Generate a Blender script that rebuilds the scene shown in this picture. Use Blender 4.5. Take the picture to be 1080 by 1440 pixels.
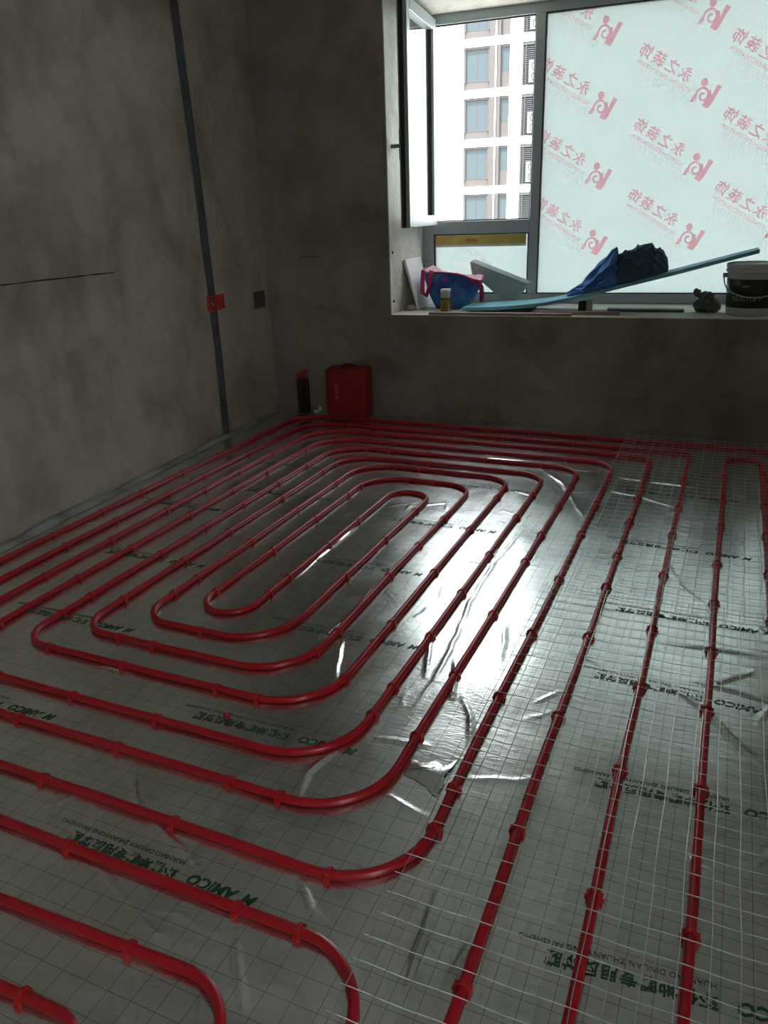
import bpy, bmesh, math, random
import numpy as np
from mathutils import Vector, Matrix, noise

for o in list(bpy.data.objects):
    bpy.data.objects.remove(o, do_unlink=True)
SC = bpy.context.scene
COL = SC.collection
random.seed(7)
PI = math.pi

# ------------------------------------------------------------------ camera
cam_d = bpy.data.cameras.new('camera')
cam_d.sensor_fit = 'VERTICAL'
cam_d.sensor_height = 36.0
cam_d.lens = 36.0 * 1073.26 / 1440.0
cam_d.clip_start = 0.05
cam_d.clip_end = 500
cam = bpy.data.objects.new('camera', cam_d)
COL.objects.link(cam)
yaw, pitch, roll = math.radians(24.417), math.radians(21.322), math.radians(-2.024)
fw = Vector((-math.sin(yaw) * math.cos(pitch), math.cos(yaw) * math.cos(pitch), -math.sin(pitch)))
r0 = Vector((math.cos(yaw), math.sin(yaw), 0))
u0 = r0.cross(fw)
rt = math.cos(roll) * r0 + math.sin(roll) * u0
up = -math.sin(roll) * r0 + math.cos(roll) * u0
cam.matrix_world = Matrix(((rt.x, up.x, -fw.x, 1.322), (rt.y, up.y, -fw.y, 0.0), (rt.z, up.z, -fw.z, 1.218), (0, 0, 0, 1)))
SC.camera = cam

# ------------------------------------------------------------------ sky, sun, exposure
world = bpy.data.worlds.new('overcast_sky')
SC.world = world
world.use_nodes = True
bg = world.node_tree.nodes['Background']
bg.inputs[0].default_value = (0.91, 0.965, 1.0, 1)
bg.inputs[1].default_value = 2.3
sun_d = bpy.data.lights.new('sun', 'SUN')
sun_d.energy = 6.0
sun_d.angle = math.radians(4)
sun_d.color = (1.0, 0.97, 0.92)
sun = bpy.data.objects.new('sun', sun_d)
COL.objects.link(sun)
sun.rotation_euler = Vector((0.3, 0.5, -1.0)).to_track_quat('-Z', 'Y').to_euler()
sun.location = (0, -10, 20)

vs = SC.view_settings
vs.view_transform = 'Standard'
vs.look = 'None'
vs.exposure = 1.6
vs.gamma = 1.0
vs.use_curve_mapping = False
SC.cycles.use_denoising = True
SC.cycles.max_bounces = 10
SC.cycles.diffuse_bounces = 5
SC.cycles.transparent_max_bounces = 12
SC.cycles.sample_clamp_indirect = 8

# ------------------------------------------------------------------ room frame (slightly turned against the pipes)
TH = math.radians(3.2)
KX, KY = -1.426, 4.373
E1 = Vector((math.cos(TH), math.sin(TH), 0))
E2 = Vector((-math.sin(TH), math.cos(TH), 0))
def W(u, v, z=0.0):
    return Vector((KX, KY, 0)) + u * E1 + v * E2 + Vector((0, 0, z))
RW, RD, RH = 3.45, 5.75, 2.62          # room width, depth, height
BL, BR, BD = 0.835, 3.30, 0.66         # bay: left reveal, right reveal, depth to the window frame
SILL, SOFF = 0.64, 2.335

# ------------------------------------------------------------------ helpers
def link(o, parent=None):
    COL.objects.link(o)
    if parent is not None:
        o.parent = parent
    return o
def meshobj(name, bm, m, parent=None, smooth=False):
    me = bpy.data.meshes.new(name)
    bm.normal_update()
    bm.to_mesh(me); bm.free()
    if smooth:
        me.polygons.foreach_set('use_smooth', [True] * len(me.polygons))
    if m is not None:
        me.materials.append(m)
    return link(bpy.data.objects.new(name, me), parent)
def tag(o, label, cat, group=None):
    o['label'] = label; o['category'] = cat
    if group: o['group'] = group
    return o
def struct(o):
    o['kind'] = 'structure'
    return o
def empty(name, loc=(0, 0, 0), rz=0.0, parent=None):
    o = bpy.data.objects.new(name, None)
    o.empty_display_size = 0.1
    o.location = loc; o.rotation_euler = (0, 0, rz)
    return link(o, parent)
def box(bm, x0, x1, y0, y1, z0, z1, M=None):
    vs_ = [bm.verts.new(p if M is None else M @ Vector(p)) for p in
           ((x0, y0, z0), (x1, y0, z0), (x1, y1, z0), (x0, y1, z0), (x0, y0, z1), (x1, y0, z1), (x1, y1, z1), (x0, y1, z1))]
    for f in ((0, 3, 2, 1), (4, 5, 6, 7), (0, 1, 5, 4), (1, 2, 6, 5), (2, 3, 7, 6), (3, 0, 4, 7)):
        bm.faces.new([vs_[i] for i in f])
    return vs_
def bevel(bm, w, seg=2):
    bmesh.ops.bevel(bm, geom=list(bm.edges), offset=w, segments=seg, affect='EDGES', profile=0.6)
def lathe(bm, prof, seg=24, M=None, cap=True):
    rings = []
    for r, z in prof:
        rings.append([bm.verts.new((M or Matrix()) @ Vector((r * math.cos(2 * PI * i / seg), r * math.sin(2 * PI * i / seg), z))) for i in range(seg)])
    for a, b in zip(rings, rings[1:]):
        for i in range(seg):
            j = (i + 1) % seg
            bm.faces.new((a[i], a[j], b[j], b[i]))
    if cap:
        bm.faces.new(rings[0][::-1]); bm.faces.new(rings[-1])
def tube(bm, pts, r, seg=8, closed=False):
    pts = [Vector(p) for p in pts]
    n = len(pts); rings = []
    for i, p in enumerate(pts):
        a = pts[i - 1] if i > 0 else p
        b = pts[i + 1] if i < n - 1 else p
        t = (b - a).normalized()
        ref = Vector((0, 0, 1)) if abs(t.z) < 0.9 else Vector((1, 0, 0))
        s = t.cross(ref).normalized(); q = s.cross(t)
        rr = r[i] if isinstance(r, (list, tuple)) else r
        rings.append([bm.verts.new(p + rr * (math.cos(2 * PI * k / seg) * s + math.sin(2 * PI * k / seg) * q)) for k in range(seg)])
    for a, b in zip(rings, rings[1:]):
        for k in range(seg):
            j = (k + 1) % seg
            bm.faces.new((a[k], a[j], b[j], b[k]))
    bm.faces.new(rings[0][::-1]); bm.faces.new(rings[-1])
def prism(bm, poly, y0, y1, M=None):
    """poly in (x,z), pulled from y0 to y1"""
    a = [bm.verts.new((M or Matrix()) @ Vector((x, y0, z))) for x, z in poly]
    b = [bm.verts.new((M or Matrix()) @ Vector((x, y1, z))) for x, z in poly]
    bm.faces.new(a); bm.faces.new(b[::-1])
    for i in range(len(a)):
        j = (i + 1) % len(a)
        bm.faces.new((a[i], b[i], b[j], a[j]))
    bmesh.ops.recalc_face_normals(bm, faces=bm.faces)
MW = Matrix(((E1.x, E2.x, 0, KX), (E1.y, E2.y, 0, KY), (0, 0, 1, 0), (0, 0, 0, 1)))   # room frame to world

# ------------------------------------------------------------------ materials
def nt(name):
    m = bpy.data.materials.new(name); m.use_nodes = True
    return m, m.node_tree, m.node_tree.nodes['Principled BSDF']
def mat(name, col, rough=0.6, metal=0.0, bump=0.0, bscale=40.0, var=0.0, vscale=6.0, spec=0.5):
    m, t, b = nt(name)
    b.inputs['Base Color'].default_value = (*col, 1)
    b.inputs['Roughness'].default_value = rough
    b.inputs['Metallic'].default_value = metal
    b.inputs['Specular IOR Level'].default_value = spec
    tc = t.nodes.new('ShaderNodeTexCoord')
    if var > 0:
        n = t.nodes.new('ShaderNodeTexNoise'); n.inputs['Scale'].default_value = vscale; n.inputs['Detail'].default_value = 6
        t.links.new(tc.outputs['Object'], n.inputs['Vector'])
        r = t.nodes.new('ShaderNodeValToRGB')
        r.color_ramp.elements[0].position = 0.3; r.color_ramp.elements[1].position = 0.7
        r.color_ramp.elements[0].color = (*[c * (1 - var) for c in col], 1)
        r.color_ramp.elements[1].color = (*[min(1, c * (1 + var)) for c in col], 1)
        t.links.new(n.outputs['Fac'], r.inputs['Fac']); t.links.new(r.outputs['Color'], b.inputs['Base Color'])
    if bump > 0:
        n2 = t.nodes.new('ShaderNodeTexNoise'); n2.inputs['Scale'].default_value = bscale; n2.inputs['Detail'].default_value = 5
        t.links.new(tc.outputs['Object'], n2.inputs['Vector'])
        bp = t.nodes.new('ShaderNodeBump'); bp.inputs['Strength'].default_value = bump; bp.inputs['Distance'].default_value = 0.02
        t.links.new(n2.outputs['Fac'], bp.inputs['Height']); t.links.new(bp.outputs['Normal'], b.inputs['Normal'])
    return m
def concrete(name, c0, c1, c2):
    """raw plaster: cloudy tone, rubbed streaks, pin holes"""
    m, t, b = nt(name)
    b.inputs['Roughness'].default_value = 0.85
    b.inputs['Specular IOR Level'].default_value = 0.3
    tc = t.nodes.new('ShaderNodeTexCoord')
    def noi(scale, detail=6, dist=0.0, st=None):
        n = t.nodes.new('ShaderNodeTexNoise'); n.inputs['Scale'].default_value = scale
        n.inputs['Detail'].default_value = detail; n.inputs['Distortion'].default_value = dist
        if st:
            mp = t.nodes.new('ShaderNodeMapping'); mp.inputs['Scale'].default_value = st
            t.links.new(tc.outputs['Object'], mp.inputs['Vector']); t.links.new(mp.outputs['Vector'], n.inputs['Vector'])
        else:
            t.links.new(tc.outputs['Object'], n.inputs['Vector'])
        return n
    a = noi(1.3, 8, 0.4)
    r = t.nodes.new('ShaderNodeValToRGB')
    r.color_ramp.elements[0].position = 0.32; r.color_ramp.elements[0].color = (*c0, 1)
    r.color_ramp.elements[1].position = 0.68; r.color_ramp.elements[1].color = (*c2, 1)
    e = r.color_ramp.elements.new(0.5); e.color = (*c1, 1)
    t.links.new(a.outputs['Fac'], r.inputs['Fac'])
    s = noi(1.7, 9, 0.8, (1.5, 1.5, 1.1))
    rs = t.nodes.new('ShaderNodeValToRGB')
    rs.color_ramp.elements[0].position = 0.30; rs.color_ramp.elements[0].color = (0.62, 0.59, 0.54, 1)
    rs.color_ramp.elements[1].position = 0.52; rs.color_ramp.elements[1].color = (1, 1, 1, 1)
    t.links.new(s.outputs['Fac'], rs.inputs['Fac'])
    mx = t.nodes.new('ShaderNodeMixRGB'); mx.blend_type = 'MULTIPLY'; mx.inputs['Fac'].default_value = 0.8
    t.links.new(r.outputs['Color'], mx.inputs['Color1']); t.links.new(rs.outputs['Color'], mx.inputs['Color2'])
    sp = noi(6, 12, 1.2)
    rp = t.nodes.new('ShaderNodeValToRGB')
    rp.color_ramp.elements[0].position = 0.28; rp.color_ramp.elements[0].color = (0.55, 0.52, 0.48, 1)
    rp.color_ramp.elements[1].position = 0.58; rp.color_ramp.elements[1].color = (1, 1, 1, 1)
    t.links.new(sp.outputs['Fac'], rp.inputs['Fac'])
    mx2 = t.nodes.new('ShaderNodeMixRGB'); mx2.blend_type = 'MULTIPLY'; mx2.inputs['Fac'].default_value = 0.35
    t.links.new(mx.outputs['Color'], mx2.inputs['Color1']); t.links.new(rp.outputs['Color'], mx2.inputs['Color2'])
    t.links.new(mx2.outputs['Color'], b.inputs['Base Color'])
    f = noi(38, 8)
    bp = t.nodes.new('ShaderNodeBump'); bp.inputs['Strength'].default_value = 0.6; bp.inputs['Distance'].default_value = 0.012
    t.links.new(f.outputs['Fac'], bp.inputs['Height']); t.links.new(bp.outputs['Normal'], b.inputs['Normal'])
    return m
M_wall = concrete('raw_plaster', (0.32, 0.29, 0.235), (0.46, 0.42, 0.35), (0.52, 0.48, 0.405))  # tone lifted to paint in the brighter light on the left wall
M_wallb = concrete('raw_plaster_shaded', (0.24, 0.212, 0.18), (0.33, 0.295, 0.255), (0.37, 0.335, 0.29))  # same plaster, darkened to paint in the shade on the back wall
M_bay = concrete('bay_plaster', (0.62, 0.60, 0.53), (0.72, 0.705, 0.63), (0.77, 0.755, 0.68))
M_ceil = concrete('ceiling_concrete', (0.64, 0.63, 0.60), (0.72, 0.71, 0.68), (0.77, 0.76, 0.73))
M_slab = mat('slab', (0.30, 0.29, 0.27), 0.9, bump=0.3)
M_mortar = mat('chase_mortar', (0.085, 0.095, 0.10), 0.9, bump=0.5, bscale=60, var=0.25, vscale=9)
M_crack = mat('crack_dark', (0.03, 0.027, 0.024), 0.95)
M_frame = mat('window_alu', (0.42, 0.48, 0.49), 0.42, 0.2)
M_gasket = mat('gasket', (0.02, 0.02, 0.022), 0.6)
M_pipe = mat('red_pe_pipe', (0.42, 0.007, 0.018), 0.30, var=0.08, vscale=3)
M_clip = mat('red_clip', (0.46, 0.014, 0.017), 0.38)
M_wire = mat('galvanised_wire', (0.50, 0.54, 0.51), 0.40, 0.85)
M_green = mat('green_print', (0.004, 0.075, 0.035), 0.5)
M_grey = mat('grey_print', (0.06, 0.075, 0.07), 0.5)
def glass(name):
    m = bpy.data.materials.new(name); m.use_nodes = True
    t = m.node_tree; t.nodes.clear()
    o = t.nodes.new('ShaderNodeOutputMaterial'); mx = t.nodes.new('ShaderNodeMixShader')
    tr = t.nodes.new('ShaderNodeBsdfTransparent'); tr.inputs[0].default_value = (0.95, 0.975, 0.965, 1)
    gl = t.nodes.new('ShaderNodeBsdfGlossy'); gl.inputs['Roughness'].default_value = 0.01
    lw = t.nodes.new('ShaderNodeLayerWeight'); lw.inputs['Blend'].default_value = 0.5
    pw = t.nodes.new('ShaderNodeMath'); pw.operation = 'POWER'; pw.inputs[1].default_value = 5.0
    fr = t.nodes.new('ShaderNodeMath'); fr.operation = 'MULTIPLY_ADD'; fr.inputs[1].default_value = 0.95; fr.inputs[2].default_value = 0.04
    t.links.new(lw.outputs['Facing'], pw.inputs[0]); t.links.new(pw.outputs[0], fr.inputs[0])
    t.links.new(fr.outputs[0], mx.inputs[0]); t.links.new(tr.outputs[0], mx.inputs[1]); t.links.new(gl.outputs[0], mx.inputs[2])
    t.links.new(mx.outputs[0], o.inputs[0])
    return m
M_glass = glass('clear_glass')
def film_mat():
    m = bpy.data.materials.new('corrugated_film'); m.use_nodes = True
    t = m.node_tree; t.nodes.clear()
    o = t.nodes.new('ShaderNodeOutputMaterial'); mx = t.nodes.new('ShaderNodeMixShader'); mx.inputs[0].default_value = 0.30
    tl = t.nodes.new('ShaderNodeBsdfTranslucent'); tl.inputs[0].default_value = (0.435, 0.465, 0.458, 1)
    df = t.nodes.new('ShaderNodeBsdfDiffuse'); df.inputs[0].default_value = (0.66, 0.70, 0.69, 1)
    tc = t.nodes.new('ShaderNodeTexCoord'); wv = t.nodes.new('ShaderNodeTexWave')
    wv.inputs['Scale'].default_value = 26
    mr = t.nodes.new('ShaderNodeMixRGB'); mr.inputs['Color1'].default_value = (0.485, 0.513, 0.510, 1); mr.inputs['Color2'].default_value = (0.513, 0.541, 0.538, 1)
    t.links.new(tc.outputs['Object'], wv.inputs['Vector']); t.links.new(wv.outputs['Fac'], mr.inputs['Fac']); t.links.new(mr.outputs['Color'], tl.inputs[0])
    t.links.new(tl.outputs[0], mx.inputs[1]); t.links.new(df.outputs[0], mx.inputs[2]); t.links.new(mx.outputs[0], o.inputs[0])
    return m
M_film = film_mat()
def print_mat(name, col, tcol):
    m = bpy.data.materials.new(name); m.use_nodes = True
    t = m.node_tree; t.nodes.clear()
    o = t.nodes.new('ShaderNodeOutputMaterial'); mx = t.nodes.new('ShaderNodeMixShader'); mx.inputs[0].default_value = 0.06
    tl = t.nodes.new('ShaderNodeBsdfTranslucent'); tl.inputs[0].default_value = (*tcol, 1)
    df = t.nodes.new('ShaderNodeBsdfDiffuse'); df.inputs[0].default_value = (*col, 1)
    t.links.new(tl.outputs[0], mx.inputs[1]); t.links.new(df.outputs[0], mx.inputs[2]); t.links.new(mx.outputs[0], o.inputs[0])
    return m
M_pink = print_mat('pink_print', (0.80, 0.40, 0.46), (1.0, 0.50, 0.58))
M_pink2 = print_mat('pink_print_light', (0.80, 0.50, 0.55), (1.0, 0.62, 0.68))
M_pale = print_mat('pale_print', (0.75, 0.70, 0.71), (0.86, 0.77, 0.79))
def foil_mat():
    m, t, b = nt('reflective_foil')
    b.inputs['Metallic'].default_value = 0.92
    b.inputs['Roughness'].default_value = 0.22
    tc = t.nodes.new('ShaderNodeTexCoord')
    sx = t.nodes.new('ShaderNodeSeparateXYZ'); t.links.new(tc.outputs['Object'], sx.inputs[0])
    def line(sock, off):
        a = t.nodes.new('ShaderNodeMath'); a.operation = 'ADD'; a.inputs[1].default_value = off; t.links.new(sock, a.inputs[0])
        d = t.nodes.new('ShaderNodeMath'); d.operation = 'DIVIDE'; d.inputs[1].default_value = 0.05; t.links.new(a.outputs[0], d.inputs[0])
        f = t.nodes.new('ShaderNodeMath'); f.operation = 'FRACT'; t.links.new(d.outputs[0], f.inputs[0])
        c = t.nodes.new('ShaderNodeMath'); c.operation = 'LESS_THAN'; c.inputs[1].default_value = 0.028; t.links.new(f.outputs[0], c.inputs[0])
        return c
    lx = line(sx.outputs['X'], 10.012); ly = line(sx.outputs['Y'], 10.02)
    mxl = t.nodes.new('ShaderNodeMath'); mxl.operation = 'MAXIMUM'; t.links.new(lx.outputs[0], mxl.inputs[0]); t.links.new(ly.outputs[0], mxl.inputs[1])
    n = t.nodes.new('ShaderNodeTexNoise'); n.inputs['Scale'].default_value = 3.2; n.inputs['Detail'].default_value = 8; n.inputs['Distortion'].default_value = 1.2
    t.links.new(tc.outputs['Object'], n.inputs['Vector'])
    r = t.nodes.new('ShaderNodeValToRGB')
    r.color_ramp.elements[0].position = 0.35; r.color_ramp.elements[0].color = (0.70, 0.74, 0.72, 1)
    r.color_ramp.elements[1].position = 0.7; r.color_ramp.elements[1].color = (0.83, 0.87, 0.855, 1)
    t.links.new(n.outputs['Fac'], r.inputs['Fac'])
    mg = t.nodes.new('ShaderNodeMixRGB'); mg.inputs['Color2'].default_value = (0.09, 0.10, 0.095, 1)
    t.links.new(r.outputs['Color'], mg.inputs['Color1'])
    ml = t.nodes.new('ShaderNodeMath'); ml.operation = 'MULTIPLY'; ml.inputs[1].default_value = 0.6
    t.links.new(mxl.outputs[0], ml.inputs[0]); t.links.new(ml.outputs[0], mg.inputs['Fac'])
    t.links.new(mg.outputs['Color'], b.inputs['Base Color'])
    rr = t.nodes.new('ShaderNodeMapRange'); rr.inputs['To Min'].default_value = 0.10; rr.inputs['To Max'].default_value = 0.32
    n4 = t.nodes.new('ShaderNodeTexNoise'); n4.inputs['Scale'].default_value = 5; n4.inputs['Detail'].default_value = 6; n4.inputs['Distortion'].default_value = 2
    t.links.new(tc.outputs['Object'], n4.inputs['Vector'])
    t.links.new(n4.outputs['Fac'], rr.inputs['Value']); t.links.new(rr.outputs['Result'], b.inputs['Roughness'])
    n5 = t.nodes.new('ShaderNodeTexNoise'); n5.inputs['Scale'].default_value = 7; n5.inputs['Detail'].default_value = 7; n5.inputs['Distortion'].default_value = 2.6
    t.links.new(tc.outputs['Object'], n5.inputs['Vector'])
    md = t.nodes.new('ShaderNodeMapRange'); md.inputs['From Min'].default_value = 0.46; md.inputs['From Max'].default_value = 0.80
    md.inputs['To Min'].default_value = 0.97; md.inputs['To Max'].default_value = 0.74
    t.links.new(n5.outputs['Fac'], md.inputs['Value']); t.links.new(md.outputs['Result'], b.inputs['Metallic'])
    mp = t.nodes.new('ShaderNodeMapping'); mp.inputs['Scale'].default_value = (26, 90, 60)
    t.links.new(tc.outputs['Object'], mp.inputs['Vector'])
    n2 = t.nodes.new('ShaderNodeTexNoise'); n2.inputs['Scale'].default_value = 1.0; n2.inputs['Detail'].default_value = 4; n2.inputs['Distortion'].default_value = 1.5
    t.links.new(mp.outputs[0], n2.inputs['Vector'])
    bp = t.nodes.new('ShaderNodeBump'); bp.inputs['Strength'].default_value = 0.09; bp.inputs['Distance'].default_value = 0.006
    t.links.new(n2.outputs['Fac'], bp.inputs['Height']); t.links.new(bp.outputs[0], b.inputs['Normal'])
    return m
M_foil = foil_mat()

# ------------------------------------------------------------------ the room shell
def wbox(name, rects, m):
    bm = bmesh.new()
    for r in rects: box(bm, *r, M=MW)
    return struct(meshobj(name, bm, m))
wbox('floor', [(-0.2, RW + 0.2, -RD - 0.2, 0.15, -0.15, 0.0)], M_slab)
wbox('ceiling', [(-0.2, RW + 0.2, -RD - 0.2, 0.15, RH, RH + 0.15)], M_ceil)
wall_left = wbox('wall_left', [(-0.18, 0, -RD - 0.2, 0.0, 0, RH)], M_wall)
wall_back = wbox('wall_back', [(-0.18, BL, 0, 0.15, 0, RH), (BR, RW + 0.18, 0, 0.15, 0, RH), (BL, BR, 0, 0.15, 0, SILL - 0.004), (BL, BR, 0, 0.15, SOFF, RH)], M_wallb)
DO0, DO1, DOH = -5.35, -4.60, 1.95       # unseen opening added in the right wall to let in fill daylight
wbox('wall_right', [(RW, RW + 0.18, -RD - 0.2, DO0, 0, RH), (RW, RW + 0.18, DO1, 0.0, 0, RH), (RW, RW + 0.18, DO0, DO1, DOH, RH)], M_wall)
wbox('floor_outside', [(RW + 0.2, RW + 1.6, -RD, -2.6, -0.15, 0.0)], M_slab)  # slab outside the added fill opening
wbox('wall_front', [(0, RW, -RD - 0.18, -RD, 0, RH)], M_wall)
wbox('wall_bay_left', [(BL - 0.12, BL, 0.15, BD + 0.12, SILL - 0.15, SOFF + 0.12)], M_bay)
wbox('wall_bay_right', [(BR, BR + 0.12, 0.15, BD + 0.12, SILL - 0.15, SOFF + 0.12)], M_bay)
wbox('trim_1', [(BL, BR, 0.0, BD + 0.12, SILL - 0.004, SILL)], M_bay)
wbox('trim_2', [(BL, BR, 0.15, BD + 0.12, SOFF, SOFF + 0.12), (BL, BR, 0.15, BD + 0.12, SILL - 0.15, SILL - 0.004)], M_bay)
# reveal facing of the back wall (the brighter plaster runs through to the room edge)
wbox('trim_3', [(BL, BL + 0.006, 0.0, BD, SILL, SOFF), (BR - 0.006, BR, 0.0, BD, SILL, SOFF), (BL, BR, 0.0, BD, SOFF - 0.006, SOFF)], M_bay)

# filled cable chase down the left wall: an irregular mortar strip, slightly proud
bm = bmesh.new()
key = [(2.62, -0.735), (2.237, -0.717), (1.604, -0.688), (0.9, -0.668), (0.5, -0.662), (0.0, -0.672)]
def chase_v(z):
    for (z0, v0), (z1, v1) in zip(key, key[1:]):
        if z1 <= z <= z0: return v0 + (v1 - v0) * (z0 - z) / (z0 - z1)
    return key[-1][1]
prev = None
for i in range(70):
    z = RH * (1 - i / 69)
    c = chase_v(z); wl = 0.033 + 0.007 * noise.noise((z * 5, 0, 3)); wr = 0.033 + 0.007 * noise.noise((z * 6, 5, 3))
    row = [bm.verts.new(W(*p)) for p in ((0.0, c - wl - 0.004, z), (0.005, c - wl, z), (0.007 + 0.003 * noise.noise((z * 9, 2, 1)), c, z), (0.005, c + wr, z), (0.0, c + wr + 0.004, z))]
    if prev:
        for a in range(4): bm.faces.new((prev[a], prev[a + 1], row[a + 1], row[a]))
    prev = row
bmesh.ops.recalc_face_normals(bm, faces=bm.faces)
meshobj('filled_chase', bm, M_mortar, wall_left)
def crack(name, pts, w, m, parent):
    """thin irregular joint, pts in (v,z) on the left wall or (u,z) on the back wall when back=True"""
    bm = bmesh.new(); prev = None
    for i, (u, v, z, nu) in enumerate(pts):
        ww = w * (0.6 + 0.8 * random.random())
        a = bm.verts.new(W(u, v, z - ww)); b = bm.verts.new(W(u, v, z + ww))
        if prev: bm.faces.new((prev[0], a, b, prev[1]))
        prev = (a, b)
    return meshobj(name, bm, m, parent)
crack('wall_joint', [(0.0012, -2.9 + 0.06 * i, 1.012 - 0.0003 * i + 0.003 * noise.noise((i * 0.4, 1, 1)), 0) for i in range(25)], 0.0028, M_crack, wall_left)
crack('wall_joint', [(0.25 + 0.02 * i, -0.0012, 0.985 + 0.001 * noise.noise((i * 0.7, 1, 1)), 0) for i in range(8)], 0.0018, M_crack, wall_back)

# ------------------------------------------------------------------ window
win = struct(empty('window_1', W(BL, BD, SILL), TH))
MWi = win.matrix_world  # identity until update; parts are built in window-local coordinates
def wl(u, v, z): return (u - BL, v - BD, z - SILL)
def wpart(name, rects, m, parent=win, bw=0.003):
    bm = bmesh.new()
    for (a, b, c, d, e, f) in rects: box(bm, a - BL, b - BL, c - BD, d - BD, e - SILL, f - SILL)
    if bw: bevel(bm, bw, 1)
    return meshobj(name, bm, m, parent)
F0, F1 = BD - 0.005, BD + 0.06
UL, UM0, UM1, UR0 = 0.915, 1.548, 1.606, 3.235
OT, OB, LT, LB, PB = 2.275, 1.158, 1.078, 0.70, 0.70
wpart('frame', [(BL, UL, F0, F1, SILL, SOFF)], M_frame)
wpart('frame', [(UR0, BR, F0, F1, SILL, SOFF)], M_frame)
wpart('frame', [(UL, UR0, F0, F1, OT, SOFF)], M_frame)
wpart('frame', [(UL, UR0, F0, F1, SILL, LB)], M_frame)
wpart('mullion', [(UM0, UM1, F0, F1, LB, OT)], M_frame)
wpart('transom', [(UL, UM0, F0, F1, LT, OB)], M_frame)
def gasket(name, u0_, u1_, z0, z1, v0, v1, w=0.006):
    wpart(name, [(u0_, u0_ + w, v0, v1, z0, z1), (u1_ - w, u1_, v0, v1, z0, z1), (u0_ + w, u1_ - w, v0, v1, z0, z0 + w), (u0_ + w, u1_ - w, v0, v1, z1 - w, z1)], M_gasket, bw=0)
gasket('gasket', UL, UM0, OB, OT, F0 + 0.02, F0 + 0.035, 0.007)
gasket('gasket', UM1, UR0, PB, OT, F0 + 0.004, F0 + 0.03, 0.006)
gasket('gasket', UL, UM0, LB, LT, F0 + 0.004, F0 + 0.03, 0.007)
wpart('pane', [(UM1, UR0, BD + 0.025, BD + 0.031, PB, OT)], M_glass, bw=0)
wpart('pane', [(UL, UM0, BD + 0.025, BD + 0.031, LB, LT)], M_glass, bw=0)
# inward-opened sash, hinged on the left jamb
sash = empty('sash', (UL + 0.004 - BL, -0.03, OB - 0.02 - SILL), 0, win)
sash.rotation_euler = (0, 0, -math.radians(87.0))
SW, SH = 0.655, OT - OB + 0.045
def spart(name, rects, m, parent=sash, bw=0.003):
    bm = bmesh.new()
    for r in rects: box(bm, *r)
    if bw: bevel(bm, bw, 1)
    return meshobj(name, bm, m, parent)
T2 = 0.028
spart('stile', [(0, 0.062, -T2, T2, 0, SH)], M_frame)
spart('stile', [(SW - 0.062, SW, -T2, T2, 0, SH)], M_frame)
spart('rail', [(0.062, SW - 0.062, -T2, T2, 0, 0.062)], M_frame)
spart('rail', [(0.062, SW - 0.062, -T2, T2, SH - 0.062, SH)], M_frame)
spart('sash_gasket', [(0.062, 0.068, -0.012, 0.012, 0.062, SH - 0.062), (SW - 0.068, SW - 0.062, -0.012, 0.012, 0.062, SH - 0.062)], M_gasket, bw=0)
spart('sash_seal', [(SW, SW + 0.004, -0.018, 0.006, 0.0, SH)], M_gasket, bw=0)
spart('pane', [(0.062, SW - 0.062, -0.003, 0.003, 0.062, SH - 0.062)], M_glass, bw=0)
bm = bmesh.new()
box(bm, SW - 0.046, SW - 0.018, -T2 - 0.008, -T2, 0.36, 0.52)
box(bm, SW - 0.042, SW - 0.022, -T2 - 0.045, -T2 - 0.008, 0.425, 0.447)
box(bm, SW - 0.150, SW - 0.020, -T2 - 0.058, -T2 - 0.044, 0.424, 0.448)
bevel(bm, 0.003, 1)
h = meshobj('handle', bm, M_frame, sash)
h['label'] = 'grey lever handle'

# ------------------------------------------------------------------ text helper
def textmesh(body, size, shear=0.0, space=1.0, align='LEFT', bold=0.0):
    c = bpy.data.curves.new('lettering', 'FONT')
    c.body = body; c.size = size; c.shear = shear; c.space_character = space
    c.align_x = align; c.resolution_u = 2; c.offset = bold
    o = bpy.data.objects.new('lettering', c); COL.objects.link(o)
    dg = bpy.context.evaluated_depsgraph_get()
    me = bpy.data.meshes.new_from_object(o.evaluated_get(dg))
    bpy.data.objects.remove(o); bpy.data.curves.remove(c)
    me.materials.clear()
    return me

# ------------------------------------------------------------------ protective sheets with mirrored print, outside the panes
def sheet(label, u0_, u1_, z0, z1, v):
    o = empty('protective_sheet', W(u0_, v, z0), TH)
    tag(o, label, 'plastic sheet')
    bm = bmesh.new(); box(bm, 0, u1_ - u0_, 0, 0.004, 0, z1 - z0)
    meshobj('corrugated_film', bm, M_film, o)
    return o
VS = BD + 0.036
big = sheet('translucent corrugated sheet with pink mirrored logos covering the large fixed pane', UM1 - 0.01, UR0 + 0.01, PB - 0.01, OT + 0.01, VS)
low = sheet('white translucent sheet behind the small lower pane under the open casement', UL - 0.01, UM0 + 0.01, LB - 0.01, LT + 0.01, VS)
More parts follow.
